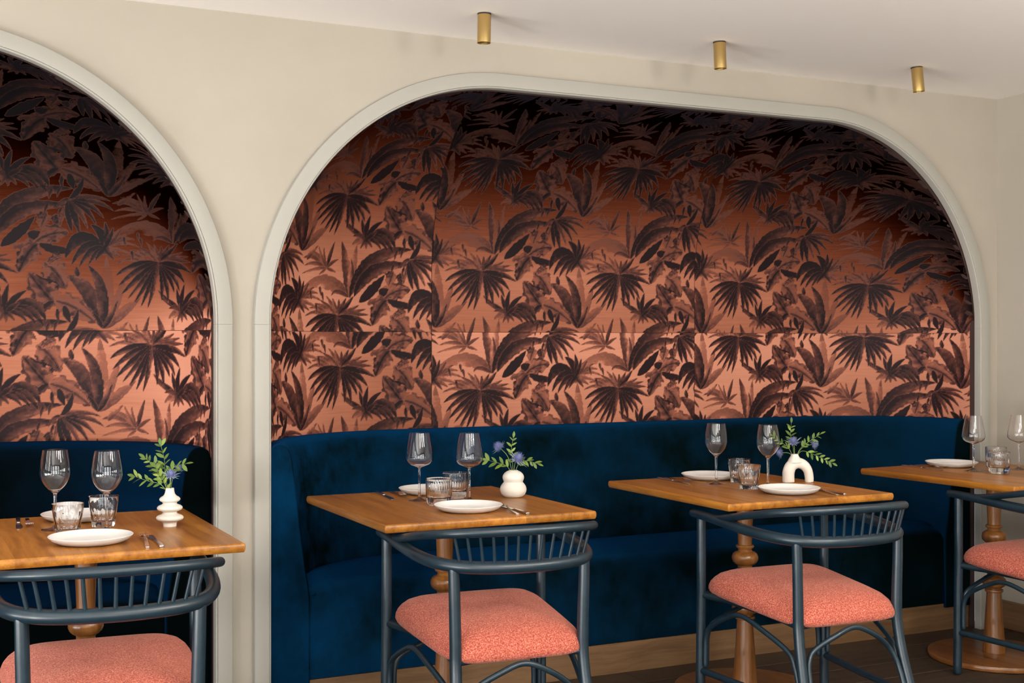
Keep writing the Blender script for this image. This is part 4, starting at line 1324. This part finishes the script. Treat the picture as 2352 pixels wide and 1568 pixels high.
def arch_vase():
    b = MB()
    pts = [(-0.0365, 0, 0.0), (-0.0370, 0, 0.02), (-0.0355, 0, 0.042), (-0.026, 0, 0.062), (-0.004, 0, 0.0725), (0.020, 0, 0.066), (0.036, 0, 0.048), (0.0425, 0, 0.024), (0.0435, 0, 0.0)]
    path = catmull(pts, 6)
    s = np.linspace(0, 1, len(path))
    rad = np.interp(s, [0, 0.25, 0.45, 0.6, 0.8, 1.0], [0.0225, 0.0225, 0.0215, 0.0195, 0.017, 0.0165])
    b.add(*tube_data(path, rad, 20, False))
    neck = catmull([(-0.012, 0, 0.075), (-0.0125, 0, 0.088), (-0.0125, 0, 0.098), (-0.0125, 0, 0.1065)], 4)
    b.add(*tube_data(neck, np.interp(np.linspace(0, 1, len(neck)), [0, 0.4, 0.75, 1], [0.030, 0.021, 0.0145, 0.0138]), 20, False))
    o = b.build('bud_vase', M_VASE, angle=None)
    rm = o.modifiers.new('remesh', 'REMESH'); rm.mode = 'VOXEL'; rm.voxel_size = 0.0016; rm.use_smooth_shade = True
    sm = o.modifiers.new('smooth', 'SMOOTH'); sm.factor = 0.5; sm.iterations = 12
    return o
v = arch_vase()
v.location = (*V3, TZ); v.rotation_euler = (0, 0, math.radians(-21))
tag(v, 'matt white arch-shaped vase on the third table from the left', 'vase')

# ------------------------------------------------------------------ sprigs and thistles
RV = np.array([math.cos(THETA), -math.sin(THETA), 0.0]); FV = np.array([math.sin(THETA), math.cos(THETA), 0.0]); ZV = np.array([0, 0, 1.0])
def leaf_mesh():
    vs, fs = [], []
    n = 8
    for i in range(n + 1):
        t = i / n
        w_ = 0.0046 * math.sin(math.pi * min(1, t*0.97 + 0.03))**0.8 + 0.0002
        z = -0.0035*t*t
        vs += [(t*0.0225, -w_, z + 0.0009), (t*0.0225, 0, z), (t*0.0225, w_, z + 0.0009)]
    for i in range(n):
        a, b = i*3, (i+1)*3
        fs += [(a, b, b+1, a+1), (a+1, b+1, b+2, a+2)]
    me = bpy.data.meshes.new('leaf'); me.from_pydata(vs, [], fs); me.materials.append(M_LEAF)
    me.polygons.foreach_set('use_smooth', [True]*len(me.polygons)); me.update()
    return me
LEAF = leaf_mesh()
def sprig(base, offs, lab, grp, every=0.0125, start=0.35, scale=1.0, hang=0.0, seed=0):
    every *= 1.35; scale *= 1.05
    """offs: points (right, up, toward back) in metres from the vase mouth"""
    rs = random.Random(seed)
    root = empty('leafy_sprig', base)
    tag(root, lab, 'sprig', grp)
    pts = [np.zeros(3) - 0.025*ZV] + [RV*a + ZV*b + FV*c for (a, b, c) in offs]
    path = catmull(pts, 8)
    tube('stem', path, np.linspace(0.0012, 0.0005, len(path)), M_STEM, root, 6, False)
    L = np.concatenate([[0], np.cumsum(np.linalg.norm(np.diff(path, axis=0), axis=1))])
    q = L[-1]*start; side = 1
    def put(pos, tang, out, sc):
        x = tang*rs.uniform(0.45, 0.95) + out*rs.uniform(0.55, 0.9); x /= np.linalg.norm(x)
        up = ZV*0.8 - FV*0.75 + np.array([rs.uniform(-.4, .4) for _ in range(3)])
        z = up - x*(up @ x); z /= np.linalg.norm(z)
        y = np.cross(z, x)
        o = bpy.data.objects.new('leaf', LEAF); COL.objects.link(o); o.parent = root
        M = Matrix(((x[0], y[0], z[0], pos[0]), (x[1], y[1], z[1], pos[1]), (x[2], y[2], z[2], pos[2]), (0, 0, 0, 1)))
        o.matrix_local = M @ Matrix.Diagonal((sc, sc, sc, 1))
    while q < L[-1]*0.98:
        pos = np.array([np.interp(q, L, path[:, k]) for k in range(3)])
        j = min(len(path)-2, np.searchsorted(L, q)); tang = path[j+1] - path[j]; tang /= np.linalg.norm(tang)
        perp = np.cross(tang, FV); perp /= np.linalg.norm(perp) + 1e-9
        for sd in (1, -1):
            out = perp*sd + FV*rs.uniform(-0.6, 0.2) - ZV*hang
            put(pos + tang*rs.uniform(-0.004, 0.004), tang, out/np.linalg.norm(out), scale*rs.uniform(0.72, 1.2))
        q += every*rs.uniform(0.85, 1.15)
    tang = path[-1] - path[-2]; tang /= np.linalg.norm(tang)
    put(path[-1], tang, tang, scale*0.95)
    return root

def spikes(n, r0, r1, wid, seed, zmin=-1.0, flat=0.0):
    rs = np.random.default_rng(seed)
    b = MB()
    for i in range(n):
        z = 1 - 2*(i + 0.5)/n
        if z < zmin: continue
        a = i*2.399963
        d = np.array([math.sqrt(max(0, 1-z*z))*math.cos(a), math.sqrt(max(0, 1-z*z))*math.sin(a), z*(1-flat)]); d /= np.linalg.norm(d)
        t = np.cross(d, [0.3, 0.5, 0.81]); t /= np.linalg.norm(t); u = np.cross(d, t)
        rr = r1*rs.uniform(0.82, 1.12)
        p = [d*r0 + wid*(math.cos(q)*t + math.sin(q)*u) for q in (0, 2.094, 4.189)]
        b.add([*p, d*rr], [(0, 1, 3), (1, 2, 3), (2, 0, 3)])
    return b
def thistle(base, off, lab, seed=0, size=1.0, mid=None):
    root = empty('blue_thistle', base)
    tag(root, lab, 'thistle', 'blue thistle stems in the vases')
    tip = RV*off[0] + ZV*off[1] + FV*off[2]
    m = RV*(off[0]*0.35) + ZV*(off[1]*0.55) + FV*(off[2]*0.4) if mid is None else mid
    path = catmull([-0.025*ZV, m, tip], 8)
    tube('stem', path, 0.0011, M_STEM, root, 6, False)
    ax = Vector(tuple(path[-1] - path[-3])).normalized()
    M = Vector((0, 0, 1)).rotation_difference(ax).to_matrix().to_4x4()
    M.translation = Vector(tuple(tip))
    core = [(0, -0.0075), (0.004, -0.0065), (0.0066, -0.002), (0.0068, 0.003), (0.0052, 0.0075), (0.0025, 0.010), (0, 0.0108)]
    h = mk('flower_head', *lathe_data(core, 16), M_THISTLE, root); h.matrix_local = M @ Matrix.Diagonal((size, size, size, 1))
    s = spikes(190, 0.0055, 0.0150, 0.0006, seed, -0.75).build('florets', M_THISTLE, root, smooth=False); s.matrix_local = M @ Matrix.Diagonal((size, size, size*1.1, 1))
    b = MB()
    rs = random.Random(seed)
    for k in range(13):
        a = 2*math.pi*k/13 + rs.uniform(-.15, .15); e = rs.uniform(0.05, 0.4)
        d = np.array([math.cos(a)*math.cos(e), math.sin(a)*math.cos(e), math.sin(e)]); t = np.cross(d, [0, 0, 1.0]); t /= np.linalg.norm(t)
        r = rs.uniform(0.021, 0.030)
        o = np.array([0, 0, -0.006])
        b.add([o + t*0.0012, o - t*0.0012, o + d*r*0.5 - t*0.0014, o + d*r*0.5 + t*0.0014, o + d*r, o + d*r*0.5 + np.array([0, 0, 0.0008])], [(0, 1, 2, 5), (0, 5, 3), (2, 4, 5), (5, 4, 3)])
    q = b.build('bracts', M_BRACT, root, smooth=False); q.matrix_local = M @ Matrix.Diagonal((size, size, size, 1))
    return root
m1 = (V1[0], V1[1], TZ + 0.108)
sprig(m1, [(-0.014, 0.035, 0.004), (-0.017, 0.080, 0.006), (-0.026, 0.124, 0.002)], 'tallest upright green sprig in the ringed vase', 'green sprigs in the ringed vase', start=0.42, seed=1)
sprig(m1, [(-0.020, 0.030, 0.0), (-0.044, 0.066, -0.004), (-0.070, 0.088, -0.006)], 'bushy green sprig leaning up and left in the ringed vase', 'green sprigs in the ringed vase', start=0.3, every=0.0105, seed=2)
sprig(m1, [(-0.022, 0.012, -0.01), (-0.055, 0.022, -0.014), (-0.098, 0.036, -0.012)], 'green sprig reaching far left from the ringed vase', 'green sprigs in the ringed vase', start=0.38, seed=3)
sprig(m1, [(-0.016, 0.026, -0.012), (-0.030, 0.048, -0.018), (-0.034, 0.075, -0.02)], 'short leafy sprig in the middle of the ringed vase', 'green sprigs in the ringed vase', start=0.25, every=0.010, seed=4)
sprig(m1, [(0.002, 0.03, 0.006), (0.010, 0.060, 0.004), (0.046, 0.071, 0.0)], 'green sprig leaning right from the ringed vase', 'green sprigs in the ringed vase', start=0.55, every=0.011, seed=5)
thistle(m1, (0.008, 0.043, -0.018), 'blue thistle in front in the ringed vase', 5, 1.1)
thistle(m1, (0.022, 0.058, 0.012), 'blue thistle behind, half hidden by leaves in the ringed vase', 6, 0.8)
m2 = (V2[0], V2[1], TZ + 0.090)
sprig(m2, [(-0.003, 0.04, 0.004), (-0.006, 0.075, 0.006), (0.0, 0.112, 0.004)], 'tallest upright green sprig in the gourd vase', 'green sprigs in the gourd vase', start=0.40, seed=7)
sprig(m2, [(-0.020, 0.014, -0.006), (-0.055, 0.028, -0.01), (-0.085, 0.036, -0.01)], 'green sprig reaching left from the gourd vase', 'green sprigs in the gourd vase', start=0.38, every=0.017, scale=1.2, seed=8)
sprig(m2, [(0.018, 0.022, -0.004), (0.045, 0.034, -0.006), (0.082, 0.024, -0.006)], 'green sprig drooping right from the gourd vase', 'green sprigs in the gourd vase', start=0.42, every=0.011, hang=0.6, seed=9)
thistle(m2, (-0.050, 0.082, 0.0), 'blue thistle standing high at left in the gourd vase', 8, 1.35)
thistle(m2, (0.016, 0.044, -0.016), 'blue thistle in the middle of the gourd vase', 9, 1.55)
nk = np.array([*V3, TZ + 0.105]) + np.array([math.cos(math.radians(-21)), math.sin(math.radians(-21)), 0])*(-0.0125)
m3 = tuple(nk)
sprig(m3, [(-0.006, 0.03, 0.004), (-0.014, 0.070, 0.006), (-0.012, 0.118, 0.004)], 'tallest upright green sprig in the arch vase', 'green sprigs in the arch vase', start=0.42, seed=11)
sprig(m3, [(0.020, 0.020, 0.0), (0.055, 0.050, -0.004), (0.095, 0.076, -0.006)], 'green sprig leaning up and right from the arch vase', 'green sprigs in the arch vase', start=0.42, every=0.013, seed=12)
sprig(m3, [(0.022, 0.012, -0.01), (0.060, 0.004, -0.016), (0.138, -0.032, -0.016)], 'green sprig drooping far right from the arch vase', 'green sprigs in the arch vase', start=0.40, every=0.0135, seed=13)
sprig(m3, [(-0.022, 0.022, 0.0), (-0.05, 0.045, 0.0), (-0.078, 0.066, 0.0)], 'green sprig leaning left behind the wine glass by the arch vase', 'green sprigs in the arch vase', start=0.4, seed=14)
thistle(m3, (-0.008, 0.050, -0.014), 'blue thistle in the middle of the arch vase', 11, 1.35)
thistle(m3, (0.075, 0.040, 0.004), 'blue thistle leaning right from the arch vase', 12, 1.2)
thistle(m3, (-0.055, 0.006, 0.0), 'blue thistle leaning left behind the wine glass by the arch vase', 13, 1.1)

# ------------------------------------------------------------------ ceiling spots
def make_spot():
    root = empty('ceiling_spotlight')
    mk('mount', *lathe_data([(0, 0.0), (0.0232, 0.0), (0.0232, -0.004), (0.019, -0.0042), (0, -0.0042)][::-1], 40), M_BLACK, root)
    body = [(0, -0.0042), (0.0222, -0.0042), (0.0226, -0.0048), (0.0226, -0.0975), (0.0222, -0.098), (0.0216, -0.0975), (0.0216, -0.060), (0, -0.060)]
    mk('tube_shade', *lathe_data(body[::-1], 56), M_BRASS, root, angle=35)
    mk('lamp_lens', *lathe_data([(0, -0.0605), (0.0205, -0.0605), (0.0205, -0.064), (0, -0.0655)][::-1], 32), M_BLACK, root)
    return root
s0 = make_spot()
for i, (x, y, tilt, lab) in enumerate([(1.770, 3.839, -0.8, 'brushed brass ceiling spotlight nearest the camera, leftmost of three'),
                                       (2.706, 3.827, 2.4, 'brushed brass ceiling spotlight, middle of three'),
                                       (3.660, 3.836, 5.5, 'brushed brass ceiling spotlight nearest the right corner')]):
    o = s0 if i == 0 else copy_tree(s0)
    o.location = (x, y, CEIL - 0.0005)
    o.rotation_euler = Matrix.Rotation(math.radians(-tilt), 3, Vector((math.sin(THETA), math.cos(THETA), 0))).to_euler()
    tag(o, lab, 'spotlight', 'brass ceiling spotlights')

# ------------------------------------------------------------------ added fill globes out of view, put in to brighten tables and ceiling
def opal(strength):  # glow of the added fill globes
    m, nt, b = plain('fill_globe_glow', (0.8, 0.78, 0.72), 0.4)
    b.inputs['Emission Color'].default_value = (1.0, 0.94, 0.86, 1)
    b.inputs['Emission Strength'].default_value = strength
    return m
for (x, y, z, st), lab in zip(FILL_GLOBES, ['added fill globe straight in front above the camera', 'added fill globe over the middle of the room', 'added fill globe right of the middle of the room', 'added fill globe close to the right side wall']):
    root = empty('fill_globe', (x, y, z))
    prof = [(0, -0.2)] + [(0.2*math.cos(math.radians(a)), 0.2*math.sin(math.radians(a))) for a in range(-75, 76, 15)] + [(0, 0.2)]
    mk('fill_globe_ball', *lathe_data(prof, 16), opal(st), root)
    tube('cord', np.array([(0, 0, 0.195), (0, 0, 0.25), (0, 0, CEIL - z - 0.012)]), 0.004, M_BLACK, root, 8, False)
    mk('ceiling_rose', *lathe_data([(0, CEIL - z), (0.05, CEIL - z), (0.05, CEIL - z - 0.02), (0, CEIL - z - 0.025)][::-1], 24), M_BRASS, root)
    tag(root, lab, 'pendant lamp', 'added fill globes out of view')
